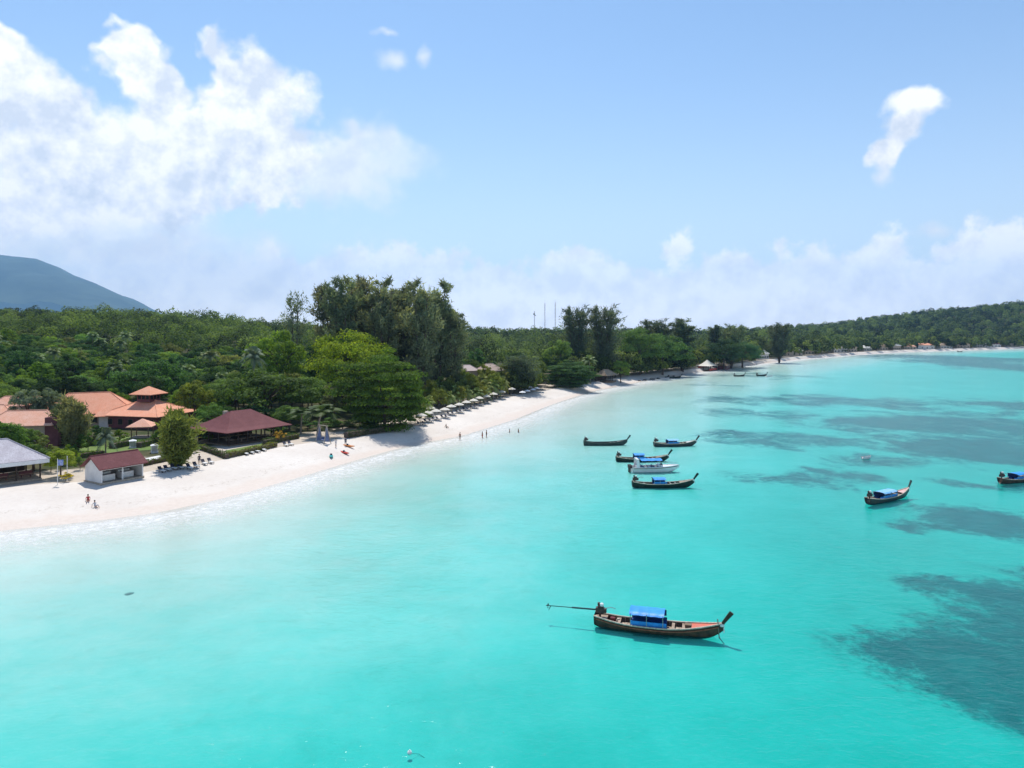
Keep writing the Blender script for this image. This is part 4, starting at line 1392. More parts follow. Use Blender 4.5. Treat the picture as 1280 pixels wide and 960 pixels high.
def build_garden():
    z = 2.0
    mlawn = mat('lawn_grass', (0.10, 0.17, 0.03), 0.9, 0.3, .6, c2=(0.15, 0.20, 0.05), bump=.6, bscale=4)
    for lab, poly in (('resort', [(84, 566), (100, 552), (150, 546), (205, 544), (214, 556), (190, 562), (140, 566)]), ('restaurant', [(284, 570), (345, 556), (341, 552), (282, 563)])):
        vs = [G(p[0], p[1], z + .06) for p in poly]
        me = bpy.data.meshes.new('lawn')
        n = len(vs)
        me.from_pydata([tuple(v) for v in vs] + [(v.x, v.y, z - .3) for v in vs], [], [tuple(range(n))] + [(i, n + i, n + (i + 1) % n, (i + 1) % n) for i in range(n)])
        me.update()
        struct(link('lawn', me, mlawn))
    hz = 'hedge'
    def GP(*pp):
        return [G(x, y, z) for x, y in pp]
    hedge(hz, 'bright clipped hedge along the inner resort lawn', GP((98, 560), (124, 555)), 1.6, 1.1, 'bright')
    hedge(hz, 'low bright hedge between the resort lawn and the white hut', GP((97, 573), (128, 568)), 1.4, .9, (0.09, .15, .025))
    hedge(hz, 'rounded hedge in front of the garden gazebo', GP((140, 561), (164, 556)), 2.0, 1.2, 'mid')
    hedge(hz, 'mid green hedge beside the garden gazebo and terrace', GP((172, 560), (200, 553)), 2.0, 1.2, (0.08, .13, .025))
    hedge(hz, 'clipped hedge along the sand beside the fluffy casuarina', GP((176, 583), (214, 575)), .9, .8, (0.09, .12, .03))
    hedge(hz, 'yellowish hedge lining the sand before the maroon restaurant', GP((284, 572), (312, 566), (345, 558)), 1.0, .9, (.14, .155, .03))
    hedge(hz, 'dark hedge lining the path beside the maroon restaurant', GP((252, 562), (284, 573)), 1.0, .9, (.05, .08, .02))
    hedge(hz, 'green hedge behind the yellowish restaurant hedge', GP((330, 556), (372, 548)), 1.2, 1.1, (.07, .11, .025))
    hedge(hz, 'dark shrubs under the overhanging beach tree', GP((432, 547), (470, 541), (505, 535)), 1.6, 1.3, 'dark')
    pl = near_tree('shrub', 'yellow_shrub', 'small bright yellow shrub on the sand beside the grey pavilion', 82, 114, 590, (.42, .34, .03), 16, cat='shrub')
    for px, py, lab in ((88, 570, 'dark round shrub by the rear of the white hut'), (100, 588, 'leafy shrub against the white hut gable'), (258, 553, 'pale flowering shrub beside the restaurant path'), (350, 552, 'orange tinted shrub at the end of the restaurant hedge')):
        p = G(px, py, z)
        near_tree('shrub', 'garden_shrub', lab, px, p.y, HZ + (H - z - 2.4) * F / p.y, 'mid' if 'orange' not in lab else (.22, .15, .03), 16, cat='shrub')
    # glass garden lanterns / white statues seen as pale blocks on the lawn
    for px, py, lab in ((166, 560, 'pale stone garden lantern beside the lawn'), (193, 566, 'white square garden kiosk beside the fluffy casuarina')):
        p = G(px, py, z)
        e = thing('garden_kiosk', lab, 'kiosk', p, R(30))
        e.scale = (.72, .72, .72)
        MB().box((0, 0, .2), (1.7, 1.7, .4)).build('base', M['white_wall'], e)
        for sx in (-1, 1):
            for sy in (-1, 1):
                MB().box((sx * .7, sy * .7, 1.2), (.14, .14, 1.6)).build('post', M['white_wall'], e)
        MB().box((0, 0, 1.1), (1.0, 1.0, 1.4)).build('cabinet', M['steel'], e)
        hip_roof(1.6, 1.6, .4, .2, .15, 2.02, .08).build('roof', M['canvas_white'], e)
    # stone terrace
    p = [G(x, y, z + .1) for x, y in ((168, 576), (200, 569), (206, 574), (176, 582))]
    me = bpy.data.meshes.new('terrace')
    me.from_pydata([tuple(v) for v in p] + [(v.x, v.y, z - .3) for v in p], [], [(0, 1, 2, 3)] + [(i, 4 + i, 4 + (i + 1) % 4, (i + 1) % 4) for i in range(4)])
    struct(link('terrace', me, M['white_wall']))
    # flag poles with blue and white pennants
    for px, py, lab in ((72, 606, 'thin pole with a blue and white pennant beside the yellow shrub'), (84, 602, 'bare white flag pole behind the yellow shrub')):
        p = G(px, py, 1.9)
        e = thing('flag_pole', lab, 'flag pole', p, R(20))
        MB().tube([(0, 0, -.3), (0, 0, 4.0)], .05, 6).build('pole', M['ribbon'], e)
        if 'pennant' in lab:
            v = MB()
            for i in range(6):
                v.add([(.05 + i * .12, .08 * math.sin(i), 2.9), (.05 + (i + 1) * .12, .08 * math.sin(i + 1), 2.95), (.05 + (i + 1) * .12, .08 * math.sin(i + 1) + .02, 3.8), (.05 + i * .12, .08 * math.sin(i) + .02, 3.8)], [(0, 1, 2, 3)])
            v.build('pennant', mat('blue_pennant_cloth', (.12, .2, .55), .8, .3, 2, c2=(.5, .52, .6)), e)


# ------------------------------------------------------------------ beach furniture
def build_furniture():
    # lounger meshes shared by every copy
    def lounger_meshes():
        fr = MB().box((0, 0, .30), (1.25, .62, .05))
        for sx in (-1, 1):
            for sy in (-1, 1):
                fr.box((sx * .5, sy * .27, .135), (.06, .06, .27))
        mt = MB().box((.02, 0, .375), (1.2, .58, .09))
        Mx = Matrix.Rotation(R(-48), 3, 'Y')
        bk = MB().box((-.88, 0, .62), (.75, .58, .09), M=Matrix.Rotation(R(42), 3, 'Y'))
        return fr, mt, bk
    fr, mt, bk = lounger_meshes()
    meshes = []
    for nm, m_, mm in (('frame', fr, M['dark_wood']), ('mattress', mt, M['cushion']), ('backrest', bk, M['cushion_dark'])):
        me = bpy.data.meshes.new(nm)
        me.from_pydata(m_.v, [], m_.f)
        me.update()
        me.materials.append(mm)
        meshes.append((nm, me))

    def lounger(p, rz, label, group):
        e = thing('sun_lounger', label, 'sun lounger', p, rz, group)
        for nm, me in meshes:
            link(nm, me, None, e)
    sea = R(-45)
    for i, (px, py) in enumerate(((203, 590), (210, 588.5), (218, 587), (226, 586), (238, 586), (246, 584))):
        p = G(px, py, 1.9); p.z = ground_z(p.x, p.y)
        lounger(p, sea + R(trng.uniform(-8, 8)), 'dark sun lounger with white mattress in the shade of the fluffy casuarina', 'loungers under the fluffy casuarina')
    for i, (px, py) in enumerate(((256, 581), (264, 579.5))):
        p = G(px, py, 1.9); p.z = ground_z(p.x, p.y)
        lounger(p, sea, 'sun lounger of the lone pair out on open sand', 'lone pair of loungers on open sand')
    for i, (px, py) in enumerate(((308, 569), (315, 567.5), (322, 566), (330, 564))):
        p = G(px, py, 1.9); p.z = ground_z(p.x, p.y)
        lounger(p, sea + R(trng.uniform(-10, 10)), 'sun lounger on the sand before the restaurant hedge', 'loungers before the restaurant hedge')
    for i, (px, py) in enumerate(((358, 558), (364, 557))):
        p = G(px, py, 1.9); p.z = ground_z(p.x, p.y)
        lounger(p, sea, 'sun lounger between the restaurant hedge and the beach swing', 'loungers beside the beach swing')

    # parasols
    can = MB()
    n = 12
    prof = [(0, 2.62), (.45, 2.48), (.95, 2.26), (1.32, 2.05)]
    vs, fs = [], []
    for r, z in prof[1:]:
        for j in range(n):
            k = 1.0 if j % 2 == 0 else .965
            vs.append((math.cos(2 * math.pi * j / n) * r * k, math.sin(2 * math.pi * j / n) * r * k, z - (0 if j % 2 == 0 else .0)))
    m3 = len(vs)
    vs += [(x * .99, y * .99, z - .03) for x, y, z in vs]
    vs += [(0, 0, 2.62), (0, 0, 2.58)]
    for i in range(2):
        for j in range(n):
            a, b_, c, d = i * n + j, i * n + (j + 1) % n, (i + 1) * n + (j + 1) % n, (i + 1) * n + j
            fs += [(a, d, c, b_), (m3 + a, m3 + b_, m3 + c, m3 + d)]
    for j in range(n):
        fs += [(2 * m3, j, (j + 1) % n), (2 * m3 + 1, m3 + (j + 1) % n, m3 + j), (2 * n + j, m3 + 2 * n + j, m3 + 2 * n + (j + 1) % n, 2 * n + (j + 1) % n)]
    can.add(vs, fs)
    cme = bpy.data.meshes.new('canopy'); cme.from_pydata(can.v, [], can.f); cme.update(); cme.materials.append(M['canvas_cream'])
    pm = MB().tube([(0, 0, -.3), (0, 0, 2.75)], .035, 8)
    pme = bpy.data.meshes.new('pole'); pme.from_pydata(pm.v, [], pm.f); pme.update(); pme.materials.append(M['pale_wood'])
    rm = MB()
    for j in range(6):
        a = j * math.pi / 3
        rm.tube([(0, 0, 2.15), (math.cos(a) * .8, math.sin(a) * .8, 2.28)], .015, 4)
    rme = bpy.data.meshes.new('ribs'); rme.from_pydata(rm.v, [], rm.f); rme.update(); rme.materials.append(M['pale_wood'])

    def parasol(p, label, group, s=1.0, m_=None):
        e = thing('beach_parasol', label, 'parasol', p, trng.uniform(0, 1), group)
        e.scale = (s, s, s)
        link('pole', pme, None, e); link('canopy', cme, m_, e); link('ribs', rme, None, e)
    spots = [(527, 531), (535, 527.5), (545, 524.5), (538, 521), (556, 521.5), (564, 518), (574, 515.5), (583, 512.5), (592, 510), (599, 507), (608, 504.5), (617, 501.5), (627, 498.5), (612, 499), (640, 494.5)]
    for i, (px, py) in enumerate(spots):
        p = G(px, py, 1.9); p.z = ground_z(p.x, p.y)
        parasol(p, 'cream beach parasol in the row lining the sand behind the shallows', 'cream parasol row', 1.12)
        for k in (-1, 1):
            q = p + Vector((k * .75 * .7 + .3, k * .75 * .7 - .3, 0)); q.z = ground_z(q.x, q.y)
            lounger(q, sea + R(trng.uniform(-6, 6)), 'sun lounger under the cream parasol row', 'loungers under the cream parasols')
    for px, py in ((653, 496), (659, 494.5), (666, 493), (671, 491.5), (662, 490.5)):
        p = G(px, py, 1.9); p.z = ground_z(p.x, p.y)
        parasol(p, 'pure white parasol in the tight cluster beside the dark rounded casuarina', 'white parasol cluster', .95, M['canvas_white'])
    # beach swing / day bed in the palm shade
    p = G(404, 553, 1.9); p.z = ground_z(p.x, p.y)
    e = thing('beach_swing', 'wooden beach swing with blue grey drapes under the palms', 'swing', p, R(-40))
    for sx in (-1, 1):
        MB().tube([(sx * 1.5, -.9, -.2), (sx * 1.2, 0, 3.6)], .08, 6).tube([(sx * 1.5, .9, -.2), (sx * 1.2, 0, 3.6)], .08, 6).build('side_frame', M['pale_wood'], e)
        MB().tube([(sx * .8, 0, 3.6), (sx * .8, 0, .7)], .02, 4).build('rope', M['rope'], e)
    MB().tube([(-1.6, 0, 3.62), (1.6, 0, 3.62)], .09, 6).build('beam', M['pale_wood'], e)
    MB().box((0, 0, .62), (1.8, .7, .12)).box((0, .32, .95), (1.8, .08, .5)).build('seat', mat('blue_grey_cushion', (.12, .16, .3), .9, .2, 2), e)
    dm = mat('blue_grey_drape', (.16, .2, .34), .9, .2, 2)
    for sx in (-1, 1):
        v = MB()
        for i in range(6):
            y0, y1 = -.8 + i * .26, -.8 + (i + 1) * .26
            v.add([(sx * 1.36 + .05 * math.sin(i * 2), y0, .4), (sx * 1.36 + .05 * math.sin(i * 2 + 2), y1, .4), (sx * 1.25, y1 * .3, 3.3), (sx * 1.25, y0 * .3, 3.3)], [(0, 1, 2, 3)])
        v.build('drape', dm, e)
    # kayaks
    def kayak(p, rz, m_, label):
        e = thing('kayak', label, 'kayak', p, rz)
        L, n, r = 3.4, 16, 10
        vs, fs = [], []
        for i in range(n + 1):
            s = i / n
            b = .37 * max(.03, math.sin(math.pi * s)) ** .6
            z0 = .10 * (abs(2 * s - 1)) ** 3
            for j in range(r):
                a = 2 * math.pi * j / r
                vs.append(((s - .5) * L, b * math.cos(a), z0 + .19 + .18 * math.sin(a) * (.5 + .5 * math.sin(math.pi * s))))
        for i in range(n):
            for j in range(r):
                fs.append((i * r + j, (i + 1) * r + j, (i + 1) * r + (j + 1) % r, i * r + (j + 1) % r))
        MB().add(vs, fs).build('hull', m_, e, smooth=True)
        MB().box((-.15, 0, .36), (.5, .42, .06)).box((-.42, 0, .48), (.08, .42, .26)).build('seat', M['cushion_dark'], e)
    p = G(431, 561, 1.5); p.z = ground_z(p.x, p.y)
    kayak(p, R(-48), M['kayak_red'], 'red kayak pulled up on the sand beside the swing')
    p = G(414, 565, 1.5); p.z = ground_z(p.x, p.y)
    kayak(p, R(-75), M['kayak_teal'], 'turquoise kayak lying in the palm shade before the swing')
    p = G(436, 556, 1.5); p.z = ground_z(p.x, p.y)
    kayak(p, R(-35), mat('orange_kayak_plastic', (.75, .25, .05), .35, .1, 1), 'orange kayak behind the red one')


# ------------------------------------------------------------------ people
def person_mesh(pose):
    me = bpy.data.meshes.new('body')
    if pose == 'stand':
        J = {'pel': (0, 0, .95), 'ch': (0, 0, 1.3), 'nk': (0, 0, 1.48), 'hd': (0, .02, 1.64), 'ht': (0, .02, 1.76), 'ls': (-.19, 0, 1.42), 'le': (-.25, .02, 1.14), 'lw': (-.24, .08, .9), 'lh': (-.24, .11, .8),
             'rs': (.19, 0, 1.42), 're': (.26, .03, 1.14), 'rw': (.24, .12, .92), 'rh': (.23, .16, .83), 'lp': (-.1, 0, .9), 'lk': (-.11, .02, .5), 'la': (-.12, -.02, .09), 'lt': (-.13, .15, .03), 'rp': (.1, 0, .9), 'rk': (.12, .05, .5), 'ra': (.14, .02, .09), 'rt': (.16, .19, .03)}
    else:
        J = {'pel': (0, 0, .14), 'ch': (0, -.12, .5), 'nk': (0, -.14, .68), 'hd': (0, -.1, .84), 'ht': (0, -.1, .96), 'ls': (-.19, -.13, .62), 'le': (-.26, -.3, .38), 'lw': (-.24, -.42, .12), 'lh': (-.24, -.47, .05),
             'rs': (.19, -.13, .62), 're': (.27, -.28, .38), 'rw': (.24, -.4, .12), 'rh': (.24, -.46, .05), 'lp': (-.1, .04, .14), 'lk': (-.13, .42, .42), 'la': (-.14, .72, .08), 'lt': (-.14, .88, .04), 'rp': (.1, .04, .14), 'rk': (.14, .5, .2), 'ra': (.16, .92, .08), 'rt': (.17, 1.02, .16)}
    rad = dict(pel=.14, ch=.15, nk=.06, hd=.10, ht=.07, ls=.065, le=.045, lw=.032, lh=.04, rs=.065, re=.045, rw=.032, rh=.04, lp=.10, lk=.065, la=.042, lt=.035, rp=.10, rk=.065, ra=.042, rt=.035)
    E = [('pel', 'ch'), ('ch', 'nk'), ('nk', 'hd'), ('hd', 'ht'), ('ch', 'ls'), ('ls', 'le'), ('le', 'lw'), ('lw', 'lh'), ('ch', 'rs'), ('rs', 're'), ('re', 'rw'), ('rw', 'rh'), ('pel', 'lp'), ('lp', 'lk'), ('lk', 'la'), ('la', 'lt'), ('pel', 'rp'), ('rp', 'rk'), ('rk', 'ra'), ('ra', 'rt')]
    names = list(J)
    me.from_pydata([J[n] for n in names], [(names.index(a), names.index(b)) for a, b in E], [])
    o = bpy.data.objects.new('body', me)
    col.objects.link(o)
    o.modifiers.new('skin', 'SKIN')
    if not me.skin_vertices:
        bpy.context.view_layer.objects.active = o
        bpy.ops.mesh.customdata_skin_add()
    for i, n in enumerate(names):
        sv = me.skin_vertices[0].data[i]
        sv.radius = (rad[n], rad[n])
        sv.use_root = n == 'pel'
    o.modifiers.new('sub', 'SUBSURF').levels = 1
    dg = bpy.context.evaluated_depsgraph_get()
    out = bpy.data.meshes.new_from_object(o.evaluated_get(dg))
    bpy.data.objects.remove(o)
    out.materials.clear()
    zl, zh = (.55, 1.0) if pose == 'stand' else (0, .25)
    return out, zl, zh


def build_people():
    pm = {}
    for pose in ('stand', 'sit'):
        pm[pose] = person_mesh(pose)
    cloth = {'navy': M['shorts'], 'red': mat('red_swimwear', (.5, .05, .05), .8, .1, 4), 'white': M['shirt'], 'teal': mat('teal_swimwear', (.04, .3, .32), .8, .1, 4)}

    def person(pose, label, p, rz, c, shirt=False, sink=0.0):
        me0, zl, zh = pm[pose]
        me = me0.copy()
        me.materials.append(M['skin'])
        me.materials.append(cloth[c])
        for f in me.polygons:
            z, y = f.center.z, f.center.y
            f.use_smooth = True
            if pose == 'stand':
                f.material_index = 1 if (.62 < z < 1.0 and abs(f.center.x) < .19) or (shirt and 1.0 <= z < 1.45) else 0
            else:
                f.material_index = 1 if (z < .3 and abs(y) < .2) or (shirt and .25 < z < .66 and y > -.26) else 0
        e = thing('person', label, 'person', p - Vector((0, 0, sink)), rz)
        o = bpy.data.objects.new('body', me); col.objects.link(o); o.parent = e
        hz, hy = (1.68, .0) if pose == 'stand' else (.88, -.13)
        hb = MB().lathe([(.0, .13), (.07, .115), (.105, .06), (.112, 0), (.09, -.05)], (0, hy, hz), 10)
        hb.build('hair', M['hair'], e, smooth=True)
    def P(px, py, z=0.0):
        p = G(px, py, z); p.z = ground_z(p.x, p.y); return p
    person('stand', 'person in dark shorts standing alone at the waterline apart from the waders', P(575, 550), R(150), 'navy')
    person('stand', 'person in dark shorts wading beside a companion in red', P(608, 547), R(-120), 'navy')
    person('stand', 'shorter person in red swimwear wading with a companion', P(603, 547.5), R(60), 'red', sink=.25)
    person('stand', 'swimmer with only head and shoulders above the water, nearer the waders', P(637, 541), R(90), 'teal', sink=.75)
    person('stand', 'swimmer with only head and shoulders above the water, farther from the waders', P(648, 540.5), R(-60), 'navy', sink=.8)
    person('sit', 'person in red sitting on the sand below the white hut', P(110, 622, 1.4), R(-150), 'red', True)
    person('sit', 'person in white sitting on the sand beside another in red', P(119, 626, 1.4), R(-120), 'white', True)
    person('stand', 'person in a pale shirt standing beside the fluffy casuarina', P(249, 581, 1.8), R(-150), 'navy', True)
    person('stand', 'person in dark clothes standing behind the red kayak', P(432, 554, 1.8), R(180), 'navy', True)
    person('stand', 'person in a white shirt next to the beach swing', P(420, 556, 1.8), R(120), 'white', True)
    person('sit', 'person sitting on the sand before the parasol row', P(558, 532, 1.5), R(-130), 'teal')


# ------------------------------------------------------------------ boats
def hull_fn(L, B, fb, bow, stern):
    def b(s):
        if s < .45:
            return B / 2 * (.52 + .48 * math.sin(math.pi / 2 * s / .45))
        return B / 2 * max(.03, 1 - ((s - .45) / .555) ** 2.1)

    def sheer(s):
        return fb + bow * max(0, (s - .50) / .5) ** 2.0 + stern * max(0, (.30 - s) / .30) ** 1.7

    def keel(s):
        return -.32 + (bow * .80 + .35) * max(0, (s - .80) / .20) ** 2.2 + .30 * max(0, (.10 - s) / .10) ** 2
    return b, sheer, keel


def hull_meshes(L, B, fb, bow, stern, nst=30, nr=9):
    b, sheer, keel = hull_fn(L, B, fb, bow, stern)

    def shell(inset, lift, drop):
        vs = []
        for i in range(nst + 1):
            s = i / nst
            x = (s - .5) * L
            bb = max(.015, b(s) - inset)
            zk, zs = keel(s) + lift, sheer(s) - drop
            zk = min(zk, zs - .03)
            for j in range(-nr, nr + 1):
                ph = abs(j) / nr * math.pi / 2
                y = math.copysign(bb * math.sin(ph) ** .75, j) if j else 0.0
                vs.append((x + .25 * max(0, s - .85) * (zs - zk) * (1 - math.cos(ph)), y, zk + (zs - zk) * (1 - math.cos(ph) ** 1.25)))
        return vs
    m = 2 * nr + 1
    o = shell(0, 0, 0)
    i_ = shell(.06, .10, 0)
    nO = len(o)
    fs = []
    for a in range(nst):
        for j in range(m - 1):
            q = (a * m + j, a * m + j + 1, (a + 1) * m + j + 1, (a + 1) * m + j)
            fs.append(q)
            fs.append(tuple(nO + t for t in q[::-1]))
        for j in (0, m - 1):
            fs.append((a * m + j, (a + 1) * m + j, nO + (a + 1) * m + j, nO + a * m + j))
    fs.append(tuple(range(m)))
    fs.append(tuple(nO + t for t in range(m))[::-1])
    return o + i_, fs, (b, sheer, keel)


def longtail(label, loc, heading, L=10.5, hull='hull_dark', rail='rail_pale', boards='boat_wood', canopy=True, deck='red_deck', tail=True, detail=True, group=None, cv=('tarp', 'tarp_navy'), clen=.26, cpos=.43, tail_up=.0, bow=.66, ribbon=True):
    e = thing('longtail_boat', label, 'boat', loc, heading, group)
    B, fb, stern = 1.95, .50, .38
    vs, fs, (b, sheer, keel) = hull_meshes(L, B, fb, bow, stern)
    X = lambda s: (s - .5) * L
    MB().add(vs, fs).build('hull', M[hull], e, smooth=True)
    # gunwale rails following the sheer
    for sg in (-1, 1):
        st = np.linspace(.0, .985, 26)
        pts = [(X(s) + .25 * max(0, s - .85) * (sheer(s) - keel(s)), sg * (b(s) - .01), sheer(s) + .03) for s in st]
        MB().tube(pts, .07, 6).build('gunwale', M[rail], e, smooth=True)
        if detail:
            pts = [(X(s) + .2 * max(0, s - .85) * (sheer(s) - keel(s)), sg * (b(s) + .012), sheer(s) - .16 - .06 * s) for s in np.linspace(.02, .96, 26)]
            MB().tube(pts, .065, 5).build('rubbing_strake', M['strake'], e, smooth=True)
    # floor boards, one by one
    st = np.linspace(.10, .80, 27)
    n = 0
    for i in range(0, 26, 1 if detail else 2):
        s = (st[i] + st[min(i + (1 if detail else 2), 26)]) / 2
        ww = (b(s) - .08) * 2 * .93
        ln = (st[1] - st[0]) * L * (1 if detail else 2) - .02
        z0 = .14 + max(0, (s - .62)) * 1.2 + max(0, .2 - s) * .6
        MB().box((X(s), 0, z0 + .004 * (i % 3)), (ln, ww, .04)).build('floor_board', M[boards], e)
    # thwarts
    for s in (.20, .62, .70):
        MB().box((X(s), 0, sheer(s) - .08), (.24, 2 * b(s) - .1, .05)).build('thwart', M[boards], e)
    # ribs
    if detail:
        for s in np.linspace(.14, .84, 15):
            for sg in (-1, 1):
                MB().tube([(X(s), sg * (b(s) - .075), sheer(s) - .01), (X(s), sg * (b(s) * .93 - .08), .16)], .03, 4).build('rib', M[boards], e)
    # fore deck
    st = np.linspace(.76, .975, 10)
    dv, df = [], []
    for i, s in enumerate(st):
        x = X(s) + .25 * max(0, s - .85) * (sheer(s) - keel(s))
        for y in (-1, 1):
            dv.append((x, y * max(.02, b(s) - .05), sheer(s) - .01))
        dv.append((x, 0, sheer(s) + .05 * (1 - i / 9)))
    for i in range(9):
        a = i * 3
        df += [(a, a + 3, a + 5, a + 2), (a + 2, a + 5, a + 4, a + 1)]
    MB().add(dv, df).build('fore_deck', M[deck], e)
    # stern deck
    MB().box((X(.055), 0, sheer(.06) - .10), (.10 * L, 2 * b(.04) - .14, .05)).build('stern_deck', M[boards], e)
    # stem post rising at the bow
    s0 = .985
    x0, z0 = X(s0) + .04, sheer(s0)
    pv = MB()
    ring = []
    for q in np.linspace(0, 1, 7):
        cx, cz = x0 - .18 + .95 * q ** 1.1, z0 - .35 + 1.35 * q
        wd, th = .11 + .10 * q, .05 + .045 * q
        ring += [(cx - wd * .7, -th, cz + wd * .5), (cx + wd * .7, -th, cz - wd * .5), (cx + wd * .7, th, cz - wd * .5), (cx - wd * .7, th, cz + wd * .5)]
    ff = [(3, 2, 1, 0), (24, 25, 26, 27)]
    for i in range(6):
        for j in range(4):
            ff.append((i * 4 + j, i * 4 + (j + 1) % 4, (i + 1) * 4 + (j + 1) % 4, (i + 1) * 4 + j))
    pv.add(ring, ff)
    pv.build('stem_post', M['hull_brown'] if hull == 'hull_dark' else M[hull], e)
    if ribbon:
        MB().lathe([(.15, -.12), (.2, -.05), (.19, .05), (.14, .12)], (x0 - .02, 0, z0 - .12), 8).build('ribbon', M['ribbon'], e)
        MB().add([(x0 + .1, -.02, z0 - .15), (x0 + .18, -.04, z0 - .15), (x0 + .2, -.06, z0 - .7), (x0 + .1, -.05, z0 - .72)], [(0, 1, 2, 3)]).build('ribbon_tail', M['ribbon'], e)
    # engine on its pivot and the long shaft
    ex, ez = X(.045), sheer(.045) + .05
    en = MB().box((ex, 0, ez + .42), (.72, .42, .42)).box((ex + .05, 0, ez + .70), (.5, .3, .2)).box((ex + .45, 0, ez + .42), (.22, .36, .34)).lathe([(.0, .78), (.11, .78), (.11, 1.02), (0, 1.05)], (ex - .12, .1, ez), 8)
    en.tube([(ex, 0, ez - .2), (ex, 0, ez + .25)], .09, 8)
    eo = en.build('engine', M['engine'], e)
    MB().lathe([(0, .80), (.16, .80), (.17, .98), (.10, 1.04), (0, 1.05)], (ex + .16, -.04, ez), 10).build('fuel_tank', M['ribbon'], eo)
    MB().tube([(ex + .3, 0, ez + .55), (ex + .95, .1, ez + .7), (ex + 1.35, .1, ez + .62)], .03, 6).build('tiller', M['steel'], eo)
    if tail:
        z1 = ez + .42
        end = (ex - 4.6, -.1, z1 - .25 + tail_up) if tail is True else (ex - 2.6, -.1, -.25)
        mid = tuple((a + b_) / 2 for a, b_ in zip((ex - .3, 0, z1), end))
        MB().tube([(ex - .3, 0, z1), mid], .075, 7).build('shaft_housing', M['shaft'], e)
        MB().tube([mid, end], .038, 6).build('propeller_shaft', M['shaft'], e)
        pr = MB()
        for k in range(3):
            a = k * 2.094 + .4
            c, s_ = math.cos(a), math.sin(a)
            pr.add([(end[0], end[1], end[2]), (end[0] - .06, end[1] + .16 * c - .08 * s_, end[2] + .16 * s_ + .08 * c), (end[0], end[1] + .28 * c, end[2] + .28 * s_), (end[0] + .06, end[1] + .16 * c + .08 * s_, end[2] + .16 * s_ - .08 * c)], [(0, 1, 2, 3), (3, 2, 1, 0)])
        pr.tube([end, (end[0] - .2, end[1], end[2])], [.06, .02], 7)
        pr.build('propeller', M['engine'], e)
        MB().tube([(end[0] + .25, end[1], end[2]), (end[0] + .05, end[1], end[2] - .42)], [.05, .02], 5).build('skeg', M['shaft'], e)
    # fuel can and gear
    if detail:
        MB().box((X(.15), -.2, .55), (.4, .32, .5)).build('fuel_can', mat('red_fuel_can', (.22, .03, .03), .5, .2, 3), e)
        MB().lathe([(.0, .62), (.12, .6), (.2, .42), (.2, .2), (0, .2)], (X(.19), .25, 0), 12).build('water_jar', M['rail_pale'], e)
        MB().box((X(.735), .1, .62), (.55, .5, .3)).build('crate', M['wood'], e)
    if canopy:
        c0, c1 = cpos - clen / 2, cpos + clen / 2
        zt, hw = (1.62, .98) if detail else (1.35, .92)
        nx, ny = 14, 9
        tv, tf = [], []
        for i in range(nx + 1):
            for j in range(ny + 1):
                x = X(c0 + (c1 - c0) * i / nx)
                q = 2 * j / ny - 1
                tv.append((x, q * hw, zt + .09 * (1 - q * q) - .03 * math.sin(math.pi * 4 * i / nx) ** 2 - (.12 if j in (0, ny) else 0)))
        m_ = ny + 1
        nT = len(tv)
        tv += [(x, y, z - .015) for x, y, z in tv]
        for i in range(nx):
            for j in range(ny):
                q = (i * m_ + j, i * m_ + j + 1, (i + 1) * m_ + j + 1, (i + 1) * m_ + j)
                tf += [q[::-1], tuple(nT + t for t in q)]
        co = MB().add(tv, tf).build('canopy', M[cv[0]], e, smooth=True)
        for s in np.linspace(c0 + .01, c1 - .01, 3):
            for sg in (-1, 1):
                MB().tube([(X(s), sg * (b(s) - .04), sheer(s)), (X(s), sg * .94, zt - .02)], .03, 6).build('post', M['steel'], e)
        for s in np.linspace(c0 + .01, c1 - .01, 3):
            MB().tube([(X(s), q * .94, zt + .07 * (1 - q * q) - .04) for q in np.linspace(-1, 1, 7)], .025, 5).build('roof_bow', M['steel'], co)
        # covered benches under it
        x0c, x1c = X(c0 + .01), X(c1 + .015)
        for sg in (-1, 1):
            bv = MB()
            yy = sg * .56
            bv.box(((x0c + x1c) / 2, sg * .44, .42), (x1c - x0c, .5, .48))
            bv.box(((x0c + x1c) / 2, sg * .72, .70), (x1c - x0c, .08, .40))
            bv.build('covered_bench', M['tarp'] if sg < 0 else M[cv[1]], e)
        MB().box(((x0c + x1c) / 2, .90, zt - .4), (x1c - x0c - .1, .03, .5)).build('rolled_curtain', M[cv[1]], e)
    return e


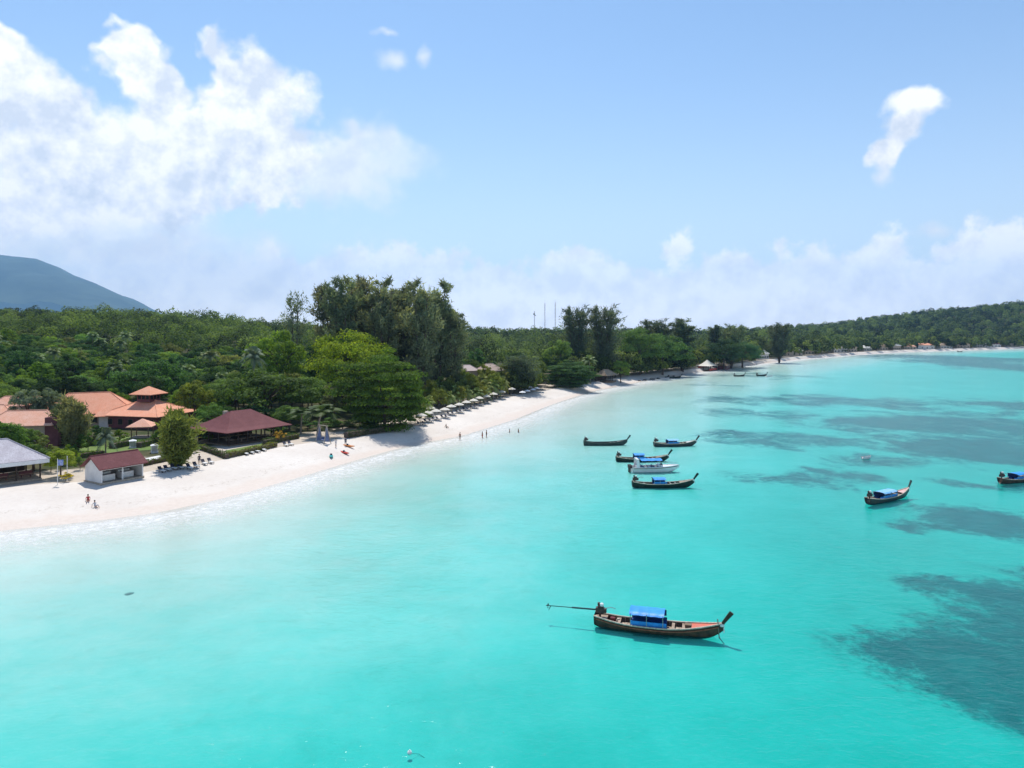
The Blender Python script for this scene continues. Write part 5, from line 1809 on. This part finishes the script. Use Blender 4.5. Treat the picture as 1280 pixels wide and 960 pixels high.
def speedboat(label, loc, heading):
    e = thing('speedboat', label, 'boat', loc, heading)
    L, B = 8.6, 2.5
    nst, nr = 24, 8
    def b(s):
        return B / 2 * (max(.02, 1 - max(0, (s - .5) / .51) ** 2.4))
    def sh(s):
        return .85 + .45 * max(0, s - .3) ** 1.5
    def kl(s):
        return -.35 + .95 * max(0, (s - .72) / .28) ** 2
    m = 2 * nr + 1
    vs, fs = [], []
    for i in range(nst + 1):
        s = i / nst
        for j in range(-nr, nr + 1):
            q = abs(j) / nr
            y = b(s) * (1.5 * q if q < .5 else .75 + .5 * (q - .5)) * (1 if j > 0 else -1)
            z = kl(s) + (sh(s) - kl(s)) * (.45 * q if q < .5 else .225 + (q - .5) * 1.55)
            vs.append(((s - .5) * L + .8 * max(0, s - .8) * q, y, z))
    for i in range(nst):
        for j in range(m - 1):
            fs.append((i * m + j, i * m + j + 1, (i + 1) * m + j + 1, (i + 1) * m + j))
    fs.append(tuple(range(m)))
    MB().add(vs, fs).build('hull', M['gel_white'], e, smooth=True)
    X = lambda s: (s - .5) * L
    # stripe along the topsides
    for sg in (-1, 1):
        MB().tube([(X(s) + .8 * max(0, s - .8) * .95, sg * (b(s) * .985 + .02), sh(s) - .14) for s in np.linspace(.0, .96, 24)], .05, 5).build('stripe', M['stripe'], e)
        MB().tube([(X(s) + .8 * max(0, s - .8), sg * b(s), sh(s) + .03) for s in np.linspace(.0, .985, 24)], .05, 6).build('gunwale', M['gel_white'], e)
        MB().tube([(X(s) + .5 * max(0, s - .8), sg * max(.03, b(s) - .12), sh(s) + .42) for s in np.linspace(.66, .97, 10)], .02, 5).build('bow_rail', M['steel'], e)
    # decks: cockpit sole, fore deck
    dv, df = [], []
    st = np.linspace(.60, .985, 12)
    for s in st:
        x = X(s) + .8 * max(0, s - .8)
        dv += [(x, -max(.02, b(s) - .03), sh(s)), (x, 0, sh(s) + .12 * (1 - s)), (x, max(.02, b(s) - .03), sh(s))]
    for i in range(11):
        a = i * 3
        df += [(a, a + 3, a + 4, a + 1), (a + 1, a + 4, a + 5, a + 2)]
    MB().add(dv, df).build('fore_deck', M['gel_white'], e)
    MB().box((X(.3), 0, .35), (.56 * L, 2.2, .06)).build('cockpit_sole', M['cushion'], e)
    for i, s in enumerate((.12, .24, .36, .46)):
        MB().box((X(s), 0, .6), (.5, 1.9, .42)).box((X(s) - .22, 0, .95), (.1, 1.9, .35)).build('bench', M['tarp_navy'] if i % 2 else M['cushion'], e)
    MB().box((X(.59), 0, 1.0), (.8, 1.7, .5)).build('console', M['gel_white'], e)
    a = Matrix.Rotation(R(-35), 3, 'Y')
    MB().box((X(.62), 0, 1.45), (.04, 1.7, .62), M=a).build('windscreen', M['glass_dark'], e)
    # bimini on posts, arch aft
    for s in (.20, .40, .58):
        for sg in (-1, 1):
            MB().tube([(X(s), sg * 1.12, .85), (X(s), sg * 1.02, 2.1)], .03, 6).build('post', M['steel'], e)
    nx, ny = 10, 6
    tv, tf = [], []
    for i in range(nx + 1):
        for j in range(ny + 1):
            q = 2 * j / ny - 1
            tv.append((X(.17 + .45 * i / nx), q * 1.12, 2.1 + .18 * (1 - q * q) + .03 * math.cos(i * 1.9)))
    nT = len(tv)
    tv += [(x, y, z - .03) for x, y, z in tv]
    for i in range(nx):
        for j in range(ny):
            q = (i * 7 + j, i * 7 + j + 1, (i + 1) * 7 + j + 1, (i + 1) * 7 + j)
            tf += [q[::-1], tuple(nT + t for t in q)]
    MB().add(tv, tf).build('bimini', M['tarp'], e, smooth=True)
    for sg in (-1, 1):
        MB().add([(X(.07), sg * 1.15, .8), (X(.14), sg * 1.15, .8), (X(.13), sg * 1.0, 2.3), (X(.08), sg * 1.0, 2.3), (X(.07), sg * 1.07, .8), (X(.14), sg * 1.07, .8), (X(.13), sg * .92, 2.3), (X(.08), sg * .92, 2.3)],
                 [(0, 1, 2, 3), (7, 6, 5, 4), (0, 3, 7, 4), (1, 5, 6, 2), (3, 2, 6, 7)]).build('arch_leg', M['gel_white'], e)
    MB().box((X(.105), 0, 2.3), (.42, 2.06, .1)).build('arch_top', M['gel_white'], e)
    for y in (-.45, .45):
        MB().box((X(-.04), y, .95), (.55, .38, .55)).box((X(-.05), y, .3), (.24, .18, .9)).build('outboard_motor', M['engine'], e)
    return e


def build_boats():
    # main boat
    p = G(822, 788)
    longtail('longtail boat with red bow deck, blue canopy and long propeller shaft held out level', (p.x, p.y, 0), R(-15), L=10.8, hull='hull_dark', tail=True, tail_up=.22, clen=.27, cpos=.42)
    p = G(757, 556)
    longtail('plain grey green longtail boat with no canopy', (p.x, p.y, 0), R(3), L=9.8, hull='hull_grey', rail='hull_grey', boards='boat_grey', canopy=False, deck='boat_grey', tail=False, detail=False, ribbon=False)
    p = G(844, 557)
    longtail('dark longtail boat with blue canopy moored apart behind the white speedboat', (p.x, p.y, 0), R(8), L=9.8, tail=False, detail=False, deck='canvas_white', clen=.26, cv=('tarp_pale', 'tarp_navy'), hull='hull_blue', boards='rail_pale')
    p = G(803, 576)
    longtail('dark longtail boat with blue canopy close alongside the white speedboat', (p.x, p.y, 0), R(3), L=10.4, hull='hull_green', tail=False, detail=False, deck='boat_wood', clen=.2)
    p = G(819, 589)
    speedboat('white speedboat with blue bimini top and dark stripe', (p.x, p.y, 0), R(4))
    p = G(829, 608)
    longtail('dark green longtail boat with blue canopy and weathered grey boards in front of the speedboat', (p.x, p.y, 0), R(2), L=10.2, hull='hull_green', boards='boat_grey', tail=False, detail=False, deck='boat_wood', clen=.2)
    p = G(1111, 624)
    longtail('longtail boat with pink bow deck and blue canopy on the edge of the seagrass', (p.x, p.y, 0), R(33), L=11.2, hull='hull_blue', tail=False, detail=False, deck='pink_deck', clen=.32, cpos=.42, cv=('tarp_pale', 'tarp_navy'), boards='rail_pale')
    p = G(1276, 601)
    longtail('dark longtail boat with blue canopy moored farthest out above the seagrass', (p.x, p.y, 0), R(22), L=10.5, hull='hull_dark', tail=False, detail=False, deck='boat_wood', clen=.25)
    # far ones along the shore
    for px, py, hd, hull, lab in ((843, 472.5, 12, 'hull_green', 'dark longtail boat floating off the boulder point'), (924, 470.5, 6, 'hull_green', 'small dark longtail boat off the beach bar'), (952, 470, 10, 'hull_grey', 'tiny grey boat next to a white one off the far beach'), (1200, 440, 3, 'hull_dark', 'tiny dark boat close to the far sand')):
        p = G(px, py)
        longtail(lab, (p.x, p.y, 0), R(hd), L=6.0 if px > 900 else 7.5, hull=hull, boards='boat_grey', rail=hull, canopy=False, deck=hull, tail=False, detail=False, ribbon=False)
    for px, py, hd, L, lab in ((1083, 573, 25, 2.4, 'tiny white dinghy floating alone behind the seagrass edge'), (962, 470.5, 20, 4.5, 'small white boat off the far beach beside a grey one'), (831, 473, 10, 5, 'small white boat drawn up at the boulder point')):
        p = G(px, py)
        e = thing('dinghy', lab, 'boat', (p.x, p.y, 0), R(hd))
        vs, fs, (b, sheer, keel) = hull_meshes(L, .42 * L ** .75 + .35, .32, .22, .05, 16, 6)
        MB().add(vs, fs).build('hull', M['gel_white'], e, smooth=True)
        for s in (.3, .6):
            MB().box(((s - .5) * L, 0, .24), (.22, 2 * b(s) - .1, .04)).build('thwart', M['cushion'], e)
        for sg in (-1, 1):
            MB().tube([((s - .5) * L, sg * b(s), sheer(s) + .02) for s in np.linspace(0, .98, 12)], .035, 5).build('gunwale', M['steel'], e)
    # mooring buoy with its line, near the camera
    p = G(512, 941)
    e = thing('mooring_buoy', 'small white mooring buoy floating with a rope', 'buoy', (p.x, p.y, 0))
    MB().lathe([(0, -.14), (.1, -.11), (.15, 0), (.1, .11), (.03, .15), (.03, .2), (0, .2)], n=14).build('float', M['ribbon'], e, smooth=True)
    MB().tube([(0, 0, -.05), (.5, .4, -.3), (1.4, -.2, -.5), (2.8, -.7, -.6), (4.4, -.8, -.75)], .014, 5).build('rope', M['rope'], e)
    # anchor line of the main boat
    p = G(899, 797)
    tag(MB().tube([(0, 0, 1.5), (.05, -.05, .7), (.1, -.1, 0), (.5, -.3, -.5), (3.0, -.5, -1.0)], .045, 6).build('anchor_rope', M['rope'], None, loc=(p.x - .1, p.y + .1, 0)), 'thick anchor rope dropping from the bow of the red decked boat', 'rope')
    # dark stone lying in the shallows
    p = G(161, 741)
    bm = bmesh.new()
    bmesh.ops.create_icosphere(bm, subdivisions=3, radius=.5)
    for v in bm.verts:
        n = float(fbm(v.co.x * 3 + 9, v.co.y * 3 + v.co.z * 2, 1.0, 3, 3))
        v.co *= .65 + .6 * n
        v.co.z *= .30
    me = bpy.data.meshes.new('rock'); bm.to_mesh(me); bm.free()
    z = ground_z(p.x, p.y)
    tag(link('rock', me, M['rock'], None, (p.x, p.y, z - .06)), 'dark rock lying on the pale bottom of the shallows', 'rock')
    # boulders at the point
    for i, (px, py, s) in enumerate(((806, 475.5, 2.0), (815, 474.5, 2.6), (823, 473.5, 2.0), (833, 472, 1.7), (799, 476.5, 1.4), (842, 470.5, 1.5))):
        p = G(px, py)
        o = link('boulder', me, mat('grey_boulder', (.18, .17, .16), .9, .3, 1.0, bump=.5) if i == 0 else bpy.data.materials['grey_boulder'], None, (p.x, p.y, ground_z(p.x, p.y) + .2), (0, 0, i * 1.3), (s, s * 1.2, s * 1.9))
        tag(o, 'grey boulder in the line of boulders at the point of the beach', 'boulder', 'boulders at the point')


# ------------------------------------------------------------------ wild forest
def build_forest():
    rg = np.random.default_rng(77)
    occupied = {}

    def free(x, y, r):
        c = (int(x // 10), int(y // 10))
        for i in range(-2, 3):
            for j in range(-2, 3):
                for (a, b, q) in occupied.get((c[0] + i, c[1] + j), ()):
                    if (a - x) ** 2 + (b - y) ** 2 < (r + q) ** 2:
                        return False
        return True

    def occupy(x, y, r):
        occupied.setdefault((int(x // 10), int(y // 10)), []).append((x, y, r))
    for x, y, r in taken:
        if r > 9:
            for a in range(8):
                occupy(x + math.cos(a * .785) * r * .55, y + math.sin(a * .785) * r * .55, r * .45)
        occupy(x, y, min(r, 9))
    kinds = [('round', 'dark', 'dark green rounded tree in the forest behind the resort', 'dark forest trees'), ('spread', 'mid', 'mid green spreading tree in the forest behind the resort', 'mid green forest trees'),
             ('tall', 'dark', 'tall dark tree in the forest behind the resort', 'tall forest trees'), ('round', 'bright', 'light green rounded tree in the forest behind the resort', 'light green forest trees'),
             ('round', 'olive', 'olive brown rounded tree in the forest behind the resort', 'olive forest trees'), ('palm', 'palm', 'coconut palm rising among the forest trees', 'forest palms')]
    wts = np.array([.25, .21, .13, .16, .14, .11])
    # visible wedge, nearest first
    pts = []
    for i in range(26000):
        Y = rg.uniform(150, 640)
        X = rg.uniform(-.78, .62) * Y
        pts.append((Y, X))
    pts.sort()
    n_ind = 0
    stuff = []
    for Y, X in pts:
        u, v = uv((X, Y))
        t = v - float(shore(u))
        w = float(beach_w(u))
        if t < w + 5:
            continue
        px = X / Y * F + 640
        if px < 545 and Y < 196:
            continue          # resort grounds are planted by hand
        if 520 < px < 690 and t < w + 16 + (26 if px < 640 else 0):
            continue
        r = rg.uniform(2.9, 4.7) * (1.0 if Y < 330 else 1.35)
        if not free(X, Y, r):
            continue
        occupy(X, Y, r)
        z = ground_z(X, Y)
        if Y < 335 and n_ind < 330:
            k = rg.choice(6, p=wts)
            pr, c, lab, grp = kinds[k]
            if px > 560:
                lab = lab.replace('behind the resort', 'beyond the low palms')
                grp += ' beyond the palms'
                if k == 5:
                    lab = 'coconut palm in the woods beyond the low palms'
            h = {'round': rg.uniform(9, 13), 'spread': rg.uniform(8.5, 11.5), 'tall': rg.uniform(12, 15.5), 'palm': rg.uniform(11.5, 15)}[pr]
            if Y < 230:
                h *= .82
            tree(pr, 'forest_tree' if pr != 'palm' else 'forest_palm', lab, Vector((X, Y, z)), h, c, grp, wide=1.0 if pr == 'palm' else rg.uniform(.85, 1.15), cat='tree' if pr != 'palm' else 'palm', jit=.42)
            n_ind += 1
        else:
            stuff.append((X, Y, z, r))
    # far slopes
    for i in range(30000):
        Y = rg.uniform(560, 1650)
        X = rg.uniform(-.1, .80) * Y
        u, v = uv((X, Y))
        t = v - float(shore(u))
        w = float(beach_w(u))
        if t < w + (2 if (i % 3 == 0) else 14) or (Y > 1000 and t > 560) or (X / Y < .28 and Y > 1150):
            continue
        r = rg.uniform(4.2, 7.0)
        if not free(X, Y, r):
            continue
        occupy(X, Y, r)
        stuff.append((X, Y, ground_z(X, Y), r))
    # the rest of the wood on the left skyline
    for i in range(9000):
        Y = rg.uniform(600, 900)
        X = rg.uniform(-.80, .1) * Y
        u, v = uv((X, Y))
        if v - float(shore(u)) < 60:
            continue
        r = rg.uniform(4.5, 7.5)
        if free(X, Y, r):
            occupy(X, Y, r)
            stuff.append((X, Y, ground_z(X, Y), r))

    def leafmass(name, label, rows, colr):
        V, Fs, tone, b = [], [], [], 0
        for (x, y, z, r) in rows:
            D = math.hypot(x, y)
            big = D > 640
            n = 390 if not big else 120
            lf = (.95 if not big else 2.0) * (1 if D < 1000 else 1.25)
            h = r * rg.uniform(1.7, 2.9) + 3.5
            d = unit(rg, n)
            d[:, 2] = np.abs(d[:, 2]) * 1.55 - .62
            rr = r * rg.uniform(.95, 1.25)
            bump = 1 + .22 * np.sin(d[:, 0] * 5 + x) * np.cos(d[:, 1] * 5 + y)
            P = np.array([x, y, z + h - r * .95]) + d * [rr, rr, r * rg.uniform(.8, 1.15)] * (rg.uniform(.82, 1.03, n) * bump)[:, None]
            v, f = quads_at(P, d + [0, 0, .5] + rg.normal(size=(n, 3)) * .45, lf * rg.uniform(.7, 1.3, n), lf * .7 * rg.uniform(.7, 1.3, n), rg)
            V.append(v); Fs.append(f + b); b += len(v)
            t0 = np.clip(rg.beta(1.2, 1.6), .02, .98)
            tone.append(np.repeat(np.clip(t0 + rg.normal(size=n) * .12, 0, 1), 4))
        o = link(name, mesh_np(name, np.concatenate(V), [np.concatenate(Fs)], {'tone': np.concatenate(tone)}), M['leaf_far'])
        o.color = (*colr, 1)
        tag(o, label, 'forest', kind='stuff')
    left = [s for s in stuff if s[0] / s[1] * F + 640 < 560]
    right = [s for s in stuff if s[0] / s[1] * F + 640 >= 560]
    leafmass('forest', 'dense mixed forest rising to the skyline behind the resort', left, (0.092, 0.140, 0.038))
    leafmass('forest', 'dark forest covering the shore and hill beyond the far beach', right, (0.088, 0.132, 0.048))
    under = []
    for px in np.arange(650, 1290, 1.1):
        yy = np.interp(px, [p[0] for p in edge_px], [p[1] for p in edge_px])
        p = G(float(px), float(yy), 1.9)
        u, v = uv(p)
        w = float(beach_w(u))
        for k in range(2):
            tt = w + (-2.5 if 775 < px < 945 else 0.5 if px < 945 else rg.choice([2.0, 13.0])) + rg.uniform(0, 14)
            uu = u + rg.uniform(-3, 3)
            x, y = xy(uu, float(shore(uu)) + tt)
            hide = any(abs(x - bx * y / by) < q + 1.5 and -45 < y - by < q for bx, by, q in builds)
            if (hide and (px < 945 or rg.random() < .65)) or rg.random() < .10:
                continue
            under.append((x, y, ground_z(x, y) - 2.2, rg.uniform(1.8, 3.6) * (1 + y / 1600)))
    leafmass('undergrowth', 'low green shrubs and young trees lining the back of the far beach', under, (0.110, 0.148, 0.042))


build_near_trees()
build_buildings()
build_garden()
build_furniture()
build_people()
build_boats()
build_forest()
